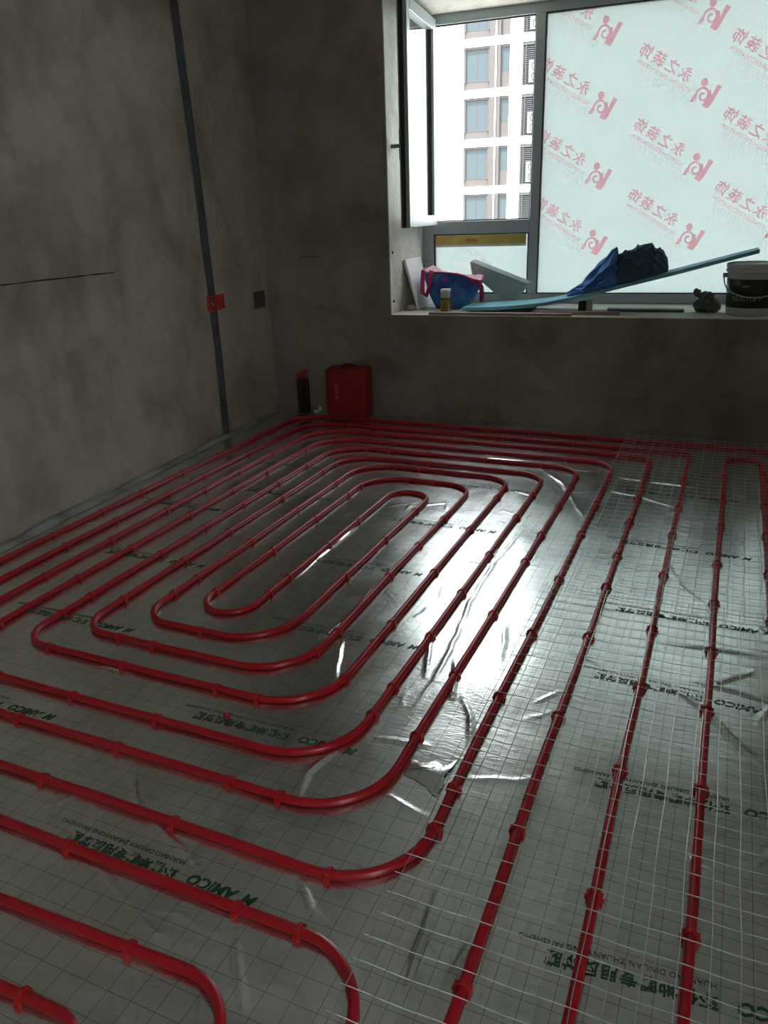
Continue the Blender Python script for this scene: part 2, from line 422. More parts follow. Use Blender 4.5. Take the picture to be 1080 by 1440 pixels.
# one logo unit, drawn mirrored, in the sheet plane: local x right, z up, origin at the logo centre
def flat(bm, poly, M, y=0.0):
    vs_ = [bm.verts.new(M @ Vector((x, y, z))) for x, z in poly]
    return bm.faces.new(vs_)
def band(bm, pts, w, M):
    n = len(pts); prev = None
    for i, (x, z) in enumerate(pts):
        a = pts[max(0, i - 1)]; b = pts[min(n - 1, i + 1)]
        dx, dz = b[0] - a[0], b[1] - a[1]; l = math.hypot(dx, dz) or 1
        ww = w[i] if isinstance(w, list) else w
        p = bm.verts.new(M @ Vector((x - dz / l * ww, 0, z + dx / l * ww))); q = bm.verts.new(M @ Vector((x + dz / l * ww, 0, z - dx / l * ww)))
        if prev: bm.faces.new((prev[0], prev[1], q, p))
        prev = (p, q)
def logo_mesh():
    bm = bmesh.new(); I = Matrix()
    flat(bm, [(-0.004 + 0.019 * math.cos(a * PI / 8) , 0.066 + 0.021 * math.sin(a * PI / 8)) for a in range(16)], I)
    pts = []
    for i in range(34):
        a = math.radians(200 - i * 15.5); r = 0.043 - 0.0011 * i
        pts.append((-0.006 + r * 0.95 * math.cos(a), 0.0 + r * 1.1 * math.sin(a)))
    band(bm, pts, 0.0055, I)
    flat(bm, [(-0.075, -0.028), (-0.052, 0.012), (-0.052, -0.030)], I)
    band(bm, [(0.030, 0.026), (0.028, 0.0), (0.020, -0.03), (0.004, -0.058)], [0.006, 0.011, 0.013, 0.014], I)
    band(bm, [(0.078, 0.044), (0.058, 0.008), (0.036, -0.040), (0.022, -0.066)], [0.014, 0.012, 0.010, 0.006], I)
    me = bpy.data.meshes.new('logo'); bm.to_mesh(me); bm.free(); me.materials.append(M_pink)
    return me
ME_logo = logo_mesh()
ROT = Matrix.Rotation(math.radians(90), 4, 'X')
MIR = Matrix.Scale(-1, 4, (1, 0, 0))
def planar_text(body, size, x, z, tilt, m, bold=0.0, shear=0.0, space=1.0):
    me = textmesh(body, size, shear=shear, space=space, bold=bold)
    me.transform(Matrix.Translation((x, 0, z)) @ Matrix.Rotation(tilt, 4, 'Y') @ MIR @ ROT)
    me.materials.append(m)
    return me
TILT = math.radians(31)
def off(dx, dz):      # along / across the tilted line, from the logo centre (dx towards the left of the picture)
    return (-dx * math.cos(TILT) - dz * math.sin(TILT) * 0 , dx * math.sin(TILT) + dz)
ME_cn = planar_text('永之装饰', 0.076, *off(0.105, 0.018), TILT, M_pink, 0.0012, space=1.28)
ME_en = planar_text('YONGZHI DECORATION', 0.031, *off(0.095, -0.034), TILT, M_pink2, 0.0006)
ME_low = ME_en.copy(); ME_low.materials.clear(); ME_low.materials.append(M_pale)
bm = bmesh.new()
for row in range(2):
    for i in range(22):
        x0 = 0.06 + i * 0.0175; 
        px, pz = off(x0, -0.068 - row * 0.035)
        flat(bm, [(px, pz), (px + 0.004, pz), (px + 0.010, pz + 0.02), (px + 0.006, pz + 0.02)], Matrix())
ME_fine = bpy.data.meshes.new('fine_print'); bm.to_mesh(ME_fine); bm.free(); ME_fine.materials.append(M_pale)
def put_logo(par, u, z, u0_, z0):
    for nm, me, dy in (('logo', ME_logo, 0.0), ('lettering', ME_cn, 0.0), ('lettering', ME_en, 0.0), ('fine_print', ME_fine, 0.0)):
        o = link(bpy.data.objects.new(nm, me), par)
        o.location = (u - u0_, -0.0012, z - z0)
for u, zt in ((1.945, 2.143), (2.507, 2.165), (2.99, 2.19)):
    for k in range(4 if u < 2.9 else 4):
        z = zt - k * 0.382
        put_logo(big, u, z, UM1 - 0.01, PB - 0.01)
o = link(bpy.data.objects.new('lettering', ME_low), low); o.location = (1.40 - UL + 0.01, -0.0012, 0.84 - LB + 0.01)

# yellow carton strip in the top of the lower pane
o = empty('yellow_strip', W(UL + 0.012, F0 + 0.008, 1.012), TH)
tag(o, 'yellow printed strip along the top of the small lower pane', 'strip')
bm = bmesh.new(); box(bm, 0, UM0 - UL - 0.03, 0, 0.006, 0, 0.058); bevel(bm, 0.001, 1)
meshobj('strip_body', bm, mat('yellow_card', (0.66, 0.49, 0.12), 0.6, var=0.2, vscale=12), o)
bm = bmesh.new(); box(bm, 0, UM0 - UL - 0.03, -0.001, 0.005, -0.014, 0.0)
meshobj('clear_edge', bm, mat('white_edge', (0.75, 0.76, 0.70), 0.5), o)
bm = bmesh.new()
for i in range(9): box(bm, 0.205 + i * 0.009, 0.210 + i * 0.009, -0.001, 0, 0.016, 0.036)
meshobj('red_print', bm, mat('red_print', (0.42, 0.08, 0.05), 0.6), o)

# ------------------------------------------------------------------ building across the way
bld = empty('apartment_building', W(-10, 50.5, -30), TH)
tag(bld, 'white apartment block with brown window bays seen through the open casement', 'building')
M_white = mat('white_render', (0.88, 0.88, 0.87), 0.9)
M_brown = mat('brown_panel', (0.060, 0.053, 0.050), 0.8, var=0.06)
M_wfr = mat('brown_frame', (0.05, 0.046, 0.044), 0.6)
M_bglass = mat('far_glass', (0.044, 0.058, 0.064), 0.06, spec=0.25)
M_louv = mat('dark_louvre', (0.05, 0.053, 0.053), 0.6)
M_lback = mat('louvre_back', (0.05, 0.055, 0.055), 0.9)
M_ac = mat('ac_white', (0.12, 0.12, 0.12), 0.5)
FH = 2.905
floors = range(-5, 4); mods = (-1, 0, 1)
BZ = 30
bm = bmesh.new()
def bb(bm, u0_, u1_, v0, v1, z0, z1): box(bm, u0_ + 10, u1_ + 10, v0 - 50.5, v1 - 50.5, z0 + BZ, z1 + BZ)
zlo, zhi = 8.08 - 5 * FH - 2.43, 8.08 + 3 * FH + 0.5
for mo in mods:
    s = mo * 8.8
    for a, b in ((-15.0, -12.21), (-9.19, -8.41), (-6.75, -6.2)):
        bb(bm, a + s, b + s, 50.5, 51.2, zlo, zhi)
    for n in floors:
        zt = 8.08 + n * FH
        for a, b in ((-12.21, -9.19), (-8.41, -6.75)):
            bb(bm, a + s, b + s, 50.46, 51.2, zt, zt + (FH - 2.43))
        bb(bm, -15.0 + s, -12.30 + s, 50.46, 50.5, zt + 0.10, zt + 0.56)
bb(bm, -42, -23.8, 50.5, 51.2, -26, zhi); bb(bm, 2.6, 30, 50.5, 51.2, -26, zhi)
bb(bm, -42, 30, 50.5, 51.2, -26, zlo); bb(bm, -42, 30, 50.5, 51.2, zhi, 24)
bb(bm, -42, 30, 51.3, 60, -26, 24)
meshobj('wall', bm, M_white, bld)
shared = {}
def part(key_, name, build, m, par, loc):
    if key_ not in shared:
        bm = bmesh.new(); build(bm)
        me = bpy.data.meshes.new(name); bm.to_mesh(me); bm.free(); me.materials.append(m); shared[key_] = me
    o = link(bpy.data.objects.new(name, shared[key_]), par); o.location = loc
    return o
def fr(bm, w, h_, t, d):
    box(bm, 0, t, 0, d, 0, h_); box(bm, w - t, w, 0, d, 0, h_); box(bm, t, w - t, 0, d, 0, t); box(bm, t, w - t, 0, d, h_ - t, h_)
for mo in mods:
    s = mo * 8.8
    for n in floors:
        zt = 8.08 + n * FH + BZ
        x = s - 12.21 + 10
        part('surr', 'bay_panel', lambda bm: (box(bm, 0, 1.72, 0.12, 0.18, 0, 0.42), box(bm, 0, 1.72, 0.05, 0.18, 2.29, 2.43), box(bm, 0, 0.12, 0.05, 0.18, 0.42, 2.29), box(bm, 1.6, 1.72, 0.05, 0.18, 0.42, 2.29)), M_brown, bld, (x, 0, zt - 2.43))
        w_ = part('win', 'bay_window', lambda bm: (fr(bm, 1.48, 1.84, 0.05, 0.06), box(bm, 0.72, 0.76, 0, 0.06, 0.05, 1.79)), M_wfr, bld, (x + 0.12, 0.14, zt - 1.99))
        part('winp', 'pane', lambda bm: box(bm, 0.05, 1.43, 0.02, 0.04, 0.05, 1.79), M_bglass, w_, (0, 0, 0))
        part('pier', 'pier_panel', lambda bm: box(bm, 0, 0.70, -0.04, 0.18, 0, 2.43), M_brown, bld, (x + 1.72, 0, zt - 2.43))
        part('drain', 'drain_pipe', lambda bm: tube(bm, [(0, 0, 0), (0, 0, FH)], 0.045, 8), M_white, bld, (x + 2.14, -0.10, zt - 2.43))
        part('surr2', 'bay_panel', lambda bm: box(bm, 0, 0.60, 0.12, 0.18, 0, 0.86), M_brown, bld, (x + 2.42, 0, zt - 2.43))
        part('surr3', 'bay_panel', lambda bm: box(bm, 0, 0.6, 0.05, 0.18, 2.28, 2.43), M_brown, bld, (x + 2.42, 0, zt - 2.43))
        w2 = part('win2', 'side_window', lambda bm: fr(bm, 0.60, 1.44, 0.05, 0.06), M_wfr, bld, (x + 2.42, 0.14, zt - 1.57))
        part('winp2', 'pane', lambda bm: box(bm, 0.05, 0.55, 0.02, 0.04, 0.05, 1.39), M_bglass, w2, (0, 0, 0))
        lv = part('lvb', 'louvre_bay', lambda bm: (box(bm, 0, 1.66, 0.62, 0.66, 0, 2.25), box(bm, 0, 1.66, 0.0, 0.66, 2.25, 2.43)), M_lback, bld, (x + 3.80, 0, zt - 2.43))
        part('lvs', 'louvre_screen', lambda bm: ([box(bm, 0.06, 1.6, 0.02, 0.07, 0.05 + i * 0.115, 0.085 + i * 0.115) for i in range(19)], box(bm, 0, 0.07, 0, 0.1, 0, 2.25), box(bm, 0.22, 0.26, 0.0, 0.08, 0, 2.25)), M_louv, lv, (0, 0, 0))
for n, which in ((2, 'topmost in view'), (1, 'second from the top'), (0, 'third from the top'), (-1, 'lowest in view')):
    p = W(-7.95, 50.38, 8.08 + n * FH - 2.30)
    a = empty('air_conditioner', p, TH)
    tag(a, 'pale outdoor air conditioner in a louvred bay of the white block, ' + which, 'air conditioner', 'outdoor units on the white block')
    part('acb', 'casing', lambda bm: box(bm, 0, 0.80, 0, 0.11, 0.0, 1.25), M_ac, a, (0, 0, 0))
    for zz in (0.34, 0.92):
        part('acf', 'fan_grille', lambda bm: tube(bm, [(0.4 + 0.22 * math.cos(k * PI / 8), -0.01, 0.22 * math.sin(k * PI / 8)) for k in range(17)], 0.03, 6), M_louv, a, (0, 0, zz))
bm = bmesh.new(); box(bm, -150, 150, 3, 200, -30.2, -30.0)
struct(meshobj('ground', bm, mat('street', (0.34, 0.34, 0.33), 0.9)))

# ------------------------------------------------------------------ reflective foil on the floor
CRE = [[(0.681, 1.539), (0.688, 1.692), (0.67, 1.928), (0.641, 2.16), (0.631, 2.445), (0.654, 2.884)], [(0.658, 1.699), (0.606, 1.882), (0.59, 1.944)], [(0.763, 1.631), (0.743, 1.713), (0.708, 1.815)], [(0.882, 1.418), (0.829, 1.574), (0.777, 1.672)], [(0.464, 3.732), (0.684, 3.454), (0.854, 3.061)], [(0.575, 3.645), (0.848, 3.675)], [(0.891, 3.61), (1.336, 3.567)], [(0.887, 3.417), (1.049, 3.372), (1.204, 3.286)], [(1.483, 3.616), (1.312, 3.112)], [(1.209, 2.716), (1.284, 2.503), (1.377, 2.379)], [(1.247, 1.942), (1.38, 1.819), (1.464, 1.701), (1.517, 1.64)], [(1.23, 2.116), (1.536, 2.148)], [(1.393, 1.942), (1.498, 2.056)], [(0.107, 1.143), (0.217, 1.015), (0.395, 0.94), (0.529, 0.877)], [(0.281, 0.834), (0.475, 0.753), (0.531, 0.744)], [(0.569, 1.143), (0.539, 1.23), (0.571, 1.352)], [(0.745, 1.236), (0.85, 1.208)], [(0.641, 1.409), (0.766, 1.429)], [(-0.027, 2.821), (0.004, 2.037)], [(0.281, 1.782), (0.306, 1.984), (0.286, 2.14)], [(0.428, 1.592), (0.343, 1.806)], [(-0.269, 1.425), (-0.134, 1.424)], [(0.04, 0.957), (0.101, 0.887), (0.154, 0.865)], [(0.141, 0.973), (0.207, 0.908)], [(0.668, 0.97), (0.734, 0.907), (0.78, 0.877)], [(0.639, 0.788), (0.737, 0.674)], [(0.935, 1.059), (0.966, 0.769)], [(1.04, 0.998), (1.009, 0.786)], [(0.359, 4.3), (0.845, 4.19)], [(0.401, 4.249), (1.316, 4.132)], [(-0.088, 3.688), (0.515, 3.749)], [(0.585, 2.704), (0.631, 2.445)], [(0.793, 2.066), (0.833, 1.862)], [(1.357, 1.947), (1.531, 1.91)]]
GS = 0.0058
FV = 4.05
NU, NV = int((RW - 0.012) / GS), int(FV / GS)
uu = np.linspace(0.006, RW - 0.006, NU); vv = np.concatenate([[-RD + 0.006, -RD + 0.6, -FV - 0.4], np.linspace(-FV, -0.006, NV)]); NV = len(vv)
GU, GV = np.meshgrid(uu, vv)
GX = KX + GU * E1.x + GV * E2.x; GY = KY + GU * E1.y + GV * E2.y
rng = np.random.default_rng(3)
GZ = np.full_like(GX, 0.0045)
for i in range(46):
    f = rng.uniform(3, 30); a = rng.uniform(0, PI); ph = rng.uniform(0, 6.28)
    GZ += (0.010 / f) * 0.55 * np.sin(f * (np.cos(a) * GX + np.sin(a) * GY) + ph + 1.3 * np.sin(2.3 * GX * np.sin(a * 3) + 1.9 * GY + ph))* 0.32
HR = np.zeros_like(GZ)
def ridge(pts, hgt, sig):
    fine = []; L = sum(math.dist(a, b) for a, b in zip(pts, pts[1:])); acc = 0.0; sd0 = rng.uniform(0, 50)
    for (x0, y0), (x1, y1) in zip(pts, pts[1:]):
        l = math.dist((x0, y0), (x1, y1)); n = max(1, int(l / 0.02))
        for k in range(n):
            t = k / n; s_ = (acc + t * l) / L
            o = 0.006 * noise.noise((s_ * L * 14, sd0, 0))
            fine.append((x0 + (x1 - x0) * t - (y1 - y0) / l * o, y0 + (y1 - y0) * t + (x1 - x0) / l * o, s_))
        acc += l
    fine.append((*pts[-1], 1.0))
    for a, b in zip(fine, fine[1:]):
        s_ = 0.5 * (a[2] + b[2])
        env = math.sin(PI * s_) ** 0.6 * (0.75 + 0.6 * noise.noise((s_ * L * 9, sd0, 5)))
        ridge1([a[:2], b[:2]], hgt * max(0.05, env), sig)
def ridge1(pts, hgt, sig):
    for (x0, y0), (x1, y1) in zip(pts, pts[1:]):
        m = 5 * sig
        sel = (GX > min(x0, x1) - m) & (GX < max(x0, x1) + m) & (GY > min(y0, y1) - m) & (GY < max(y0, y1) + m)
        if not sel.any(): continue
        X = GX[sel]; Y = GY[sel]; dx, dy = x1 - x0, y1 - y0; L2 = dx * dx + dy * dy + 1e-9; L = math.sqrt(L2)
        tt = np.clip(((X - x0) * dx + (Y - y0) * dy) / L2, 0, 1)
        sd = ((X - x0) * dy - (Y - y0) * dx) / L
        d = np.hypot(X - x0 - tt * dx, Y - y0 - tt * dy)
        hh = hgt * np.exp(-(d / sig) ** 2) * (1 + 0.5 * np.tanh(sd / sig))
        cap = HR[sel]
        HR[sel] = np.maximum(cap, hh)
for c in CRE:
    ridge(c, rng.uniform(0.003, 0.006), rng.uniform(0.005, 0.0075))
for i in range(130):
    x, y = rng.uniform(-1.2, 1.8), rng.uniform(0.5, 4.2); a = rng.uniform(0, 2 * PI); l = rng.uniform(0.06, 0.26)
    mid = (x + 0.5 * l * math.cos(a) + rng.normal() * 0.012, y + 0.5 * l * math.sin(a) + rng.normal() * 0.012)
    ridge([(x, y), mid, (x + l * math.cos(a), y + l * math.sin(a))], rng.uniform(0.0008, 0.0022), rng.uniform(0.0045, 0.007))
GZ = np.clip(GZ + HR, 0.001, 0.016)
me = bpy.data.meshes.new('reflective_foil')
co = np.stack([GX, GY, GZ], -1).reshape(-1, 3)
idx = np.arange(NU * NV).reshape(NV, NU)
q = np.stack([idx[:-1, :-1], idx[:-1, 1:], idx[1:, 1:], idx[1:, :-1]], -1).reshape(-1, 4)
me.vertices.add(len(co)); me.vertices.foreach_set('co', co.astype(np.float32).ravel())
me.loops.add(q.size); me.loops.foreach_set('vertex_index', q.ravel().astype(np.int32))
me.polygons.add(len(q)); me.polygons.foreach_set('loop_start', np.arange(0, q.size, 4, dtype=np.int32))
me.update(calc_edges=True)
me.polygons.foreach_set('use_smooth', np.ones(len(q), dtype=bool))
me.materials.append(M_foil)
foil = link(bpy.data.objects.new('reflective_foil', me))
tag(foil, 'silver reflective foil with green lettering covering the whole floor under the red pipes', 'floor foil')
def fz(x, y):
    dx, dy = x - KX, y - KY
    u = dx * E1.x + dy * E1.y; v = dx * E2.x + dy * E2.y
    j = (u - uu[0]) / (uu[1] - uu[0]); i = 3 + (v - vv[3]) / (vv[4] - vv[3])
    i0 = min(max(int(i), 0), NV - 2); j0 = min(max(int(j), 0), NU - 2)
    a, b = min(max(i - i0, 0), 1), min(max(j - j0, 0), 1)
    return GZ[i0, j0] * (1 - a) * (1 - b) + GZ[i0 + 1, j0] * a * (1 - b) + GZ[i0, j0 + 1] * (1 - a) * b + GZ[i0 + 1, j0 + 1] * a * b
# printed lettering (reads from the window side)
def floor_text(me, x, y, m, rz):
    me = me.copy()
    me.transform(Matrix.Translation((x, y, 0)) @ Matrix.Rotation(PI + rz, 4, 'Z'))
    n = len(me.vertices); c = np.empty(n * 3, np.float32); me.vertices.foreach_get('co', c); c = c.reshape(-1, 3)
    for k in range(n): c[k, 2] = fz(c[k, 0], c[k, 1]) + 0.0007
    me.vertices.foreach_set('co', c.ravel()); me.materials.clear(); me.materials.append(m); me.update()
    link(bpy.data.objects.new('printed_lettering', me), foil)
T_logo = textmesh('M', 0.034, shear=0.35, bold=0.0008)
T_am = textmesh('AMICO', 0.034, shear=0.25, bold=0.0010)
T_cn = textmesh('环保地暖专用反射膜', 0.031, space=1.02, bold=0.0008)
T_py = textmesh('HUANBAO DINUAN ZHUANYONG FANSHEMO', 0.0155)
rows = [(0.627, 0.888, 0.0), (0.617, 1.352, 0.03), (-0.305, 1.624, 0.02), (1.63, 1.488, 0.06), (1.62, 1.024, 0.08), (0.586, 1.846, 0.03), (-0.377, 2.105, 0.02),
        (0.42, 2.315, 0.02), (0.58, 3.287, 0.0), (0.56, 2.779, 0.0), (1.56, 2.296, -0.02), (1.56, 1.87, -0.05), (1.50, 2.84, -0.03), (-0.19, 1.186, 0.04), (-0.62, 2.62, 0.0), (-0.25, 2.9, 0.0), (-0.45, 3.3, 0.0), (1.45, 3.45, -0.01), (1.3, 0.55, 0.03)]
for x, y, rz in rows:
    def at(dx, dy): return x - dx * math.cos(rz) + dy * math.sin(rz), y - dx * math.sin(rz) - dy * math.cos(rz)
    floor_text(T_logo, *at(0.0, 0), M_green, rz)
    floor_text(T_am, *at(0.045, 0), M_green, rz)
    floor_text(T_cn, *at(0.185, 0.002), M_green, rz)
    floor_text(T_py, *at(0.185, -0.022), M_grey, rz)
# torn flap of foil between two pipes
bm = bmesh.new()
pts = {0: (0.80, 1.315, 0.006), 1: (0.835, 1.345, 0.016), 2: (0.88, 1.372, 0.012), 3: (0.905, 1.405, 0.006), 4: (0.865, 1.29, 0.007), 5: (0.855, 1.335, 0.019), 6: (0.79, 1.365, 0.005), 7: (0.895, 1.335, 0.016), 8: (0.905, 1.27, 0.006)}
V_ = {k: bm.verts.new(p) for k, p in pts.items()}
for f in ((0, 1, 6), (0, 4, 5), (0, 5, 1), (1, 5, 2), (2, 5, 7), (2, 7, 3), (5, 4, 7), (4, 8, 7), (1, 2, 6)):
    bm.faces.new([V_[i] for i in f])
bmesh.ops.recalc_face_normals(bm, faces=bm.faces)
bmesh.ops.subdivide_edges(bm, edges=bm.edges, cuts=3, use_grid_fill=True)
for v in bm.verts:
    v.co.x += -0.05 + 0.010 * noise.noise((v.co.x * 30, v.co.y * 30, 1)); v.co.y += 0.012 * noise.noise((v.co.x * 34, v.co.y * 30, 5))
    v.co.z = max(0.0052, v.co.z * 0.85 + 0.004 * noise.noise((v.co.x * 60, v.co.y * 60, 2)))
meshobj('torn_flap', bm, M_foil, foil, smooth=True)

# foil and foam turned up against the left wall
bm = bmesh.new(); prev = None
for i in range(120):
    v = -3.6 + 3.58 * i / 119
    hgt = 0.016 + 0.014 * noise.noise((v * 3, 0, 7)) + 0.006 * noise.noise((v * 11, 4, 0))
    if -2.3 < v < -1.8: hgt += 0.014
    lean = 0.018 + 0.014 * noise.noise((v * 4, 9, 0))
    row = [bm.verts.new(W(*p)) for p in ((0.055 + 0.01 * noise.noise((v * 6, 3, 3)), v, 0.006), (0.02 + lean * 0.5, v, max(0.008, hgt * 0.7)), (0.004 + max(0, lean * 0.4), v, max(0.012, hgt)), (0.003, v, 0.004))]
    if prev:
        for a in range(3): bm.faces.new((prev[a], prev[a + 1], row[a + 1], row[a]))
    prev = row
bmesh.ops.recalc_face_normals(bm, faces=bm.faces)
es = meshobj('edge_strip', bm, mat('edge_foam', (0.40, 0.43, 0.41), 0.4, 0.3, bump=0.6, bscale=25, var=0.5, vscale=5), None, smooth=True)
tag(es, 'crumpled pale strip turned up along the foot of the left wall', 'edge strip')

# ------------------------------------------------------------------ heating pipes
XK = {-8: -7.739, -7: -6.814, -6: -5.926, -5: -5.021, -4: -4.019, -3: -3.167, -2: -2.221, -1: -1.355, 0: -0.123, 1: 1.145, 2: 2.124, 3: 3.051, 4: 3.989, 5: 4.914, 6: 5.871, 7: 6.954, 8: 8.109, 9: 9.228, 10: 10.33, 11: 11.6}
XK = {k: v * 0.15 for k, v in XK.items()}
TY = {0: 3.080, 1: 3.245, 2: 3.405, 3: 3.512, 4: 3.657, 5: 3.796, 6: 3.946, 7: 4.085, 8: 4.235}
BY = {0: 1.800, 1: 1.680, 2: 1.557, 3: 1.435, 4: 1.262, 5: 1.133, 6: 0.980, 7: 0.848, 8: 0.712, 9: 0.570}
PR = 0.0100
def fillet(pts, rads):
    out = [Vector((*pts[0], 0))]
    for i in range(1, len(pts) - 1):
        p, a, b = Vector((*pts[i], 0)), Vector((*pts[i - 1], 0)), Vector((*pts[i + 1], 0))
        d1, d2 = (a - p).normalized(), (b - p).normalized()
        r = min(rads[i], (a - p).length * 0.499, (b - p).length * 0.499)
        s, e = p + d1 * r, p + d2 * r
        c = p + d1 * r + d2 * r
        for k in range(11):
            t = k / 10 * PI / 2
            out.append(c - d2 * r * math.cos(t) - d1 * r * math.sin(t))
    out.append(Vector((*pts[-1], 0)))
    # resample
    res = [out[0]]; acc = 0.0; step = 0.022
    for a, b in zip(out, out[1:]):
        l = (b - a).length
        if l < 1e-6: continue
        d = step - acc
        while d <= l:
            res.append(a + (b - a) * (d / l)); d += step
        acc = l - (d - step)
    return res
def wob(p, i, seed):
    return Vector((p.x + 0.005 * noise.noise((p.x * 1.7, p.y * 1.7, seed)), p.y + 0.005 * noise.noise((p.x * 1.9, p.y * 1.9, seed + 9)), PR + 0.0045 + 0.0012 * noise.noise((i * 0.05, seed, 0))))
# clip: an arched band over the pipe with two barbed legs
def clip_mesh():
    bm = bmesh.new()
    ro, ri, w = PR + 0.0032, PR + 0.0002, 0.0042
    rows = []
    for k in range(9):
        a = PI * k / 8
        rows.append([bm.verts.new((y, r * math.cos(a), r * math.sin(a))) for (y, r) in ((-w, ri), (-w, ro), (w, ro), (w, ri))])
    for a, b in zip(rows, rows[1:]):
        for k in range(4): bm.faces.new((a[k], a[(k + 1) % 4], b[(k + 1) % 4], b[k]))
    for s in (-1, 1):
        y0, y1 = sorted((s * (PR + 0.0005), s * (PR + 0.0055)))
        box(bm, -0.0065, 0.0065, y0, y1, -PR - 0.003, 0.0035)
        y0, y1 = sorted((s * (PR + 0.0050), s * (PR + 0.0085)))
        box(bm, -0.003, 0.003, y0, y1, -PR - 0.003, -PR + 0.004)
    bmesh.ops.recalc_face_normals(bm, faces=bm.faces)
    me = bpy.data.meshes.new('clip'); bm.to_mesh(me); bm.free(); me.materials.append(M_clip)
    return me
ME_clip = clip_mesh()
nclip = 0
def pipe(label, pts, rads, seed, clips=True, rise=None):
    global nclip
    path = [wob(p, i, seed) for i, p in enumerate(fillet(pts, rads))]
    bm = bmesh.new(); tube(bm, path, PR, 10)
    o = meshobj('heating_pipe', bm, M_pipe, None, smooth=True)
    tag(o, label, 'pipe')
    if clips:
        acc = 0.1; nxt = 0.2
        for i in range(1, len(path) - 1):
            acc += (path[i] - path[i - 1]).length
            if acc >= nxt:
                p = path[i]; d = path[i + 1] - path[i - 1]
                turn = abs((path[min(i + 6, len(path) - 1)] - p).normalized().cross((p - path[max(0, i - 6)]).normalized()).z)
                if -1.35 < p.x < 1.9 and 0.45 < p.y < 4.3 and nclip < 290 and turn < 0.55:
                    c = link(bpy.data.objects.new('clip', ME_clip), o)
                    c.location = p; c.rotation_euler = (0, 0, math.atan2(d.y, d.x)); nclip += 1
                acc = 0.0; nxt = random.uniform(0.26, 0.42) if turn < 0.1 else 0.12
    return o
rTL, rTR, rBL, rBR = 0.20, 0.13, 0.105, 0.19
X = XK
seq = [((X[8], -0.9), 0), ((X[8], TY[7]), .05), ((X[-7], TY[7]), rTL), ((X[-7], BY[6]), rBL), ((X[6], BY[6]), rBR), ((X[6], TY[5]), rTR), ((X[-5], TY[5]), rTL), ((X[-5], BY[4]), rBL), ((X[4], BY[4]), rBR), ((X[4], TY[3]), rTR),
       ((X[-3], TY[3]), rTL), ((X[-3], BY[2]), rBL), ((X[2], BY[2]), rBR), ((X[2], TY[1]), rTR), ((X[-1], TY[1]), rTL), ((X[-1], BY[0]), 0.092), ((X[0], BY[0]), 0.092), ((X[0], TY[0]), 0.094), ((X[1], TY[0]), 0.094),
       ((X[1], BY[1]), rBR), ((X[-2], BY[1]), rBL), ((X[-2], TY[2]), rTL), ((X[3], TY[2]), rTR), ((X[3], BY[3]), rBR), ((X[-4], BY[3]), rBL), ((X[-4], TY[4]), rTL), ((X[5], TY[4]), rTR), ((X[5], BY[5]), rBR), ((X[-6], BY[5]), rBL),
       ((X[-6], TY[6]), rTL), ((X[7], TY[6]), .07), ((X[7], -0.9), 0)]
pipe('red plastic pipe laid as the double spiral that fills the middle of the floor', [p for p, _ in seq], [r for _, r in seq], 1.0)
seq = [((0.915, -0.9), 0), ((0.905, BY[7]), 0.15), ((X[-8], BY[7]), rBL), ((X[-8], TY[8]), 0.17), ((X[11], TY[8] + 0.01), .1), ((X[11], -0.9), 0)]
pipe('outermost red pipe running along the left wall and the foot of the back wall', [p for p, _ in seq], [r for _, r in seq], 2.0)
seq = [((0.725, -0.9), 0), ((0.725, BY[8]), 0.13), ((-1.16, BY[8] - 0.06), 0.1), ((-1.16, -0.9), 0)]
pipe('red pipe in the near left corner bending towards the viewer, the farther of the two', [p for p, _ in seq], [r for _, r in seq], 3.0)
seq = [((0.555, -0.9), 0), ((0.555, BY[9]), 0.12), ((-1.0, BY[9] - 0.06), 0.1), ((-1.0, -0.9), 0)]
pipe('red pipe in the bottom left corner bending towards the viewer, nearest of all', [p for p, _ in seq], [r for _, r in seq], 4.0)
seq = [((X[9], -0.9), 0), ((X[9], 4.07), 0.08), ((X[10], 4.07), 0.08), ((X[10], -0.9), 0)]
pipe('red pipe with a hairpin bend at the far right under the wire mesh', [p for p, _ in seq], [r for _, r in seq], 5.0)

# ------------------------------------------------------------------ welded wire mesh over the right-hand pipes
pipe_x = [X[6], X[7], X[8], X[9], X[10], X[11]]
ZP = PR * 2 + 0.0062
def sag(x):
    for a, b in zip(pipe_x, pipe_x[1:]):
        if a <= x <= b: return 0.003 * math.sin(PI * (x - a) / (b - a)) ** 2
    return 0.0
WRAD = 0.0009
SX0 = 0.872
bm = bmesh.new()
tube(bm, [(i * 0.025, 0, -sag(SX0 - 0.012 + i * 0.025)) for i in range(42)], WRAD, 5)
ME_cross = bpy.data.meshes.new('wire'); bm.to_mesh(ME_cross); bm.free(); ME_cross.materials.append(M_wire)
bm = bmesh.new()
tube(bm, [(0.0012 * math.sin(i * 0.9), i * 0.05, 0.0006 * math.sin(i * 1.7)) for i in range(42)], WRAD, 5)
ME_long = bpy.data.meshes.new('wire'); bm.to_mesh(ME_long); bm.free(); ME_long.materials.append(M_wire)
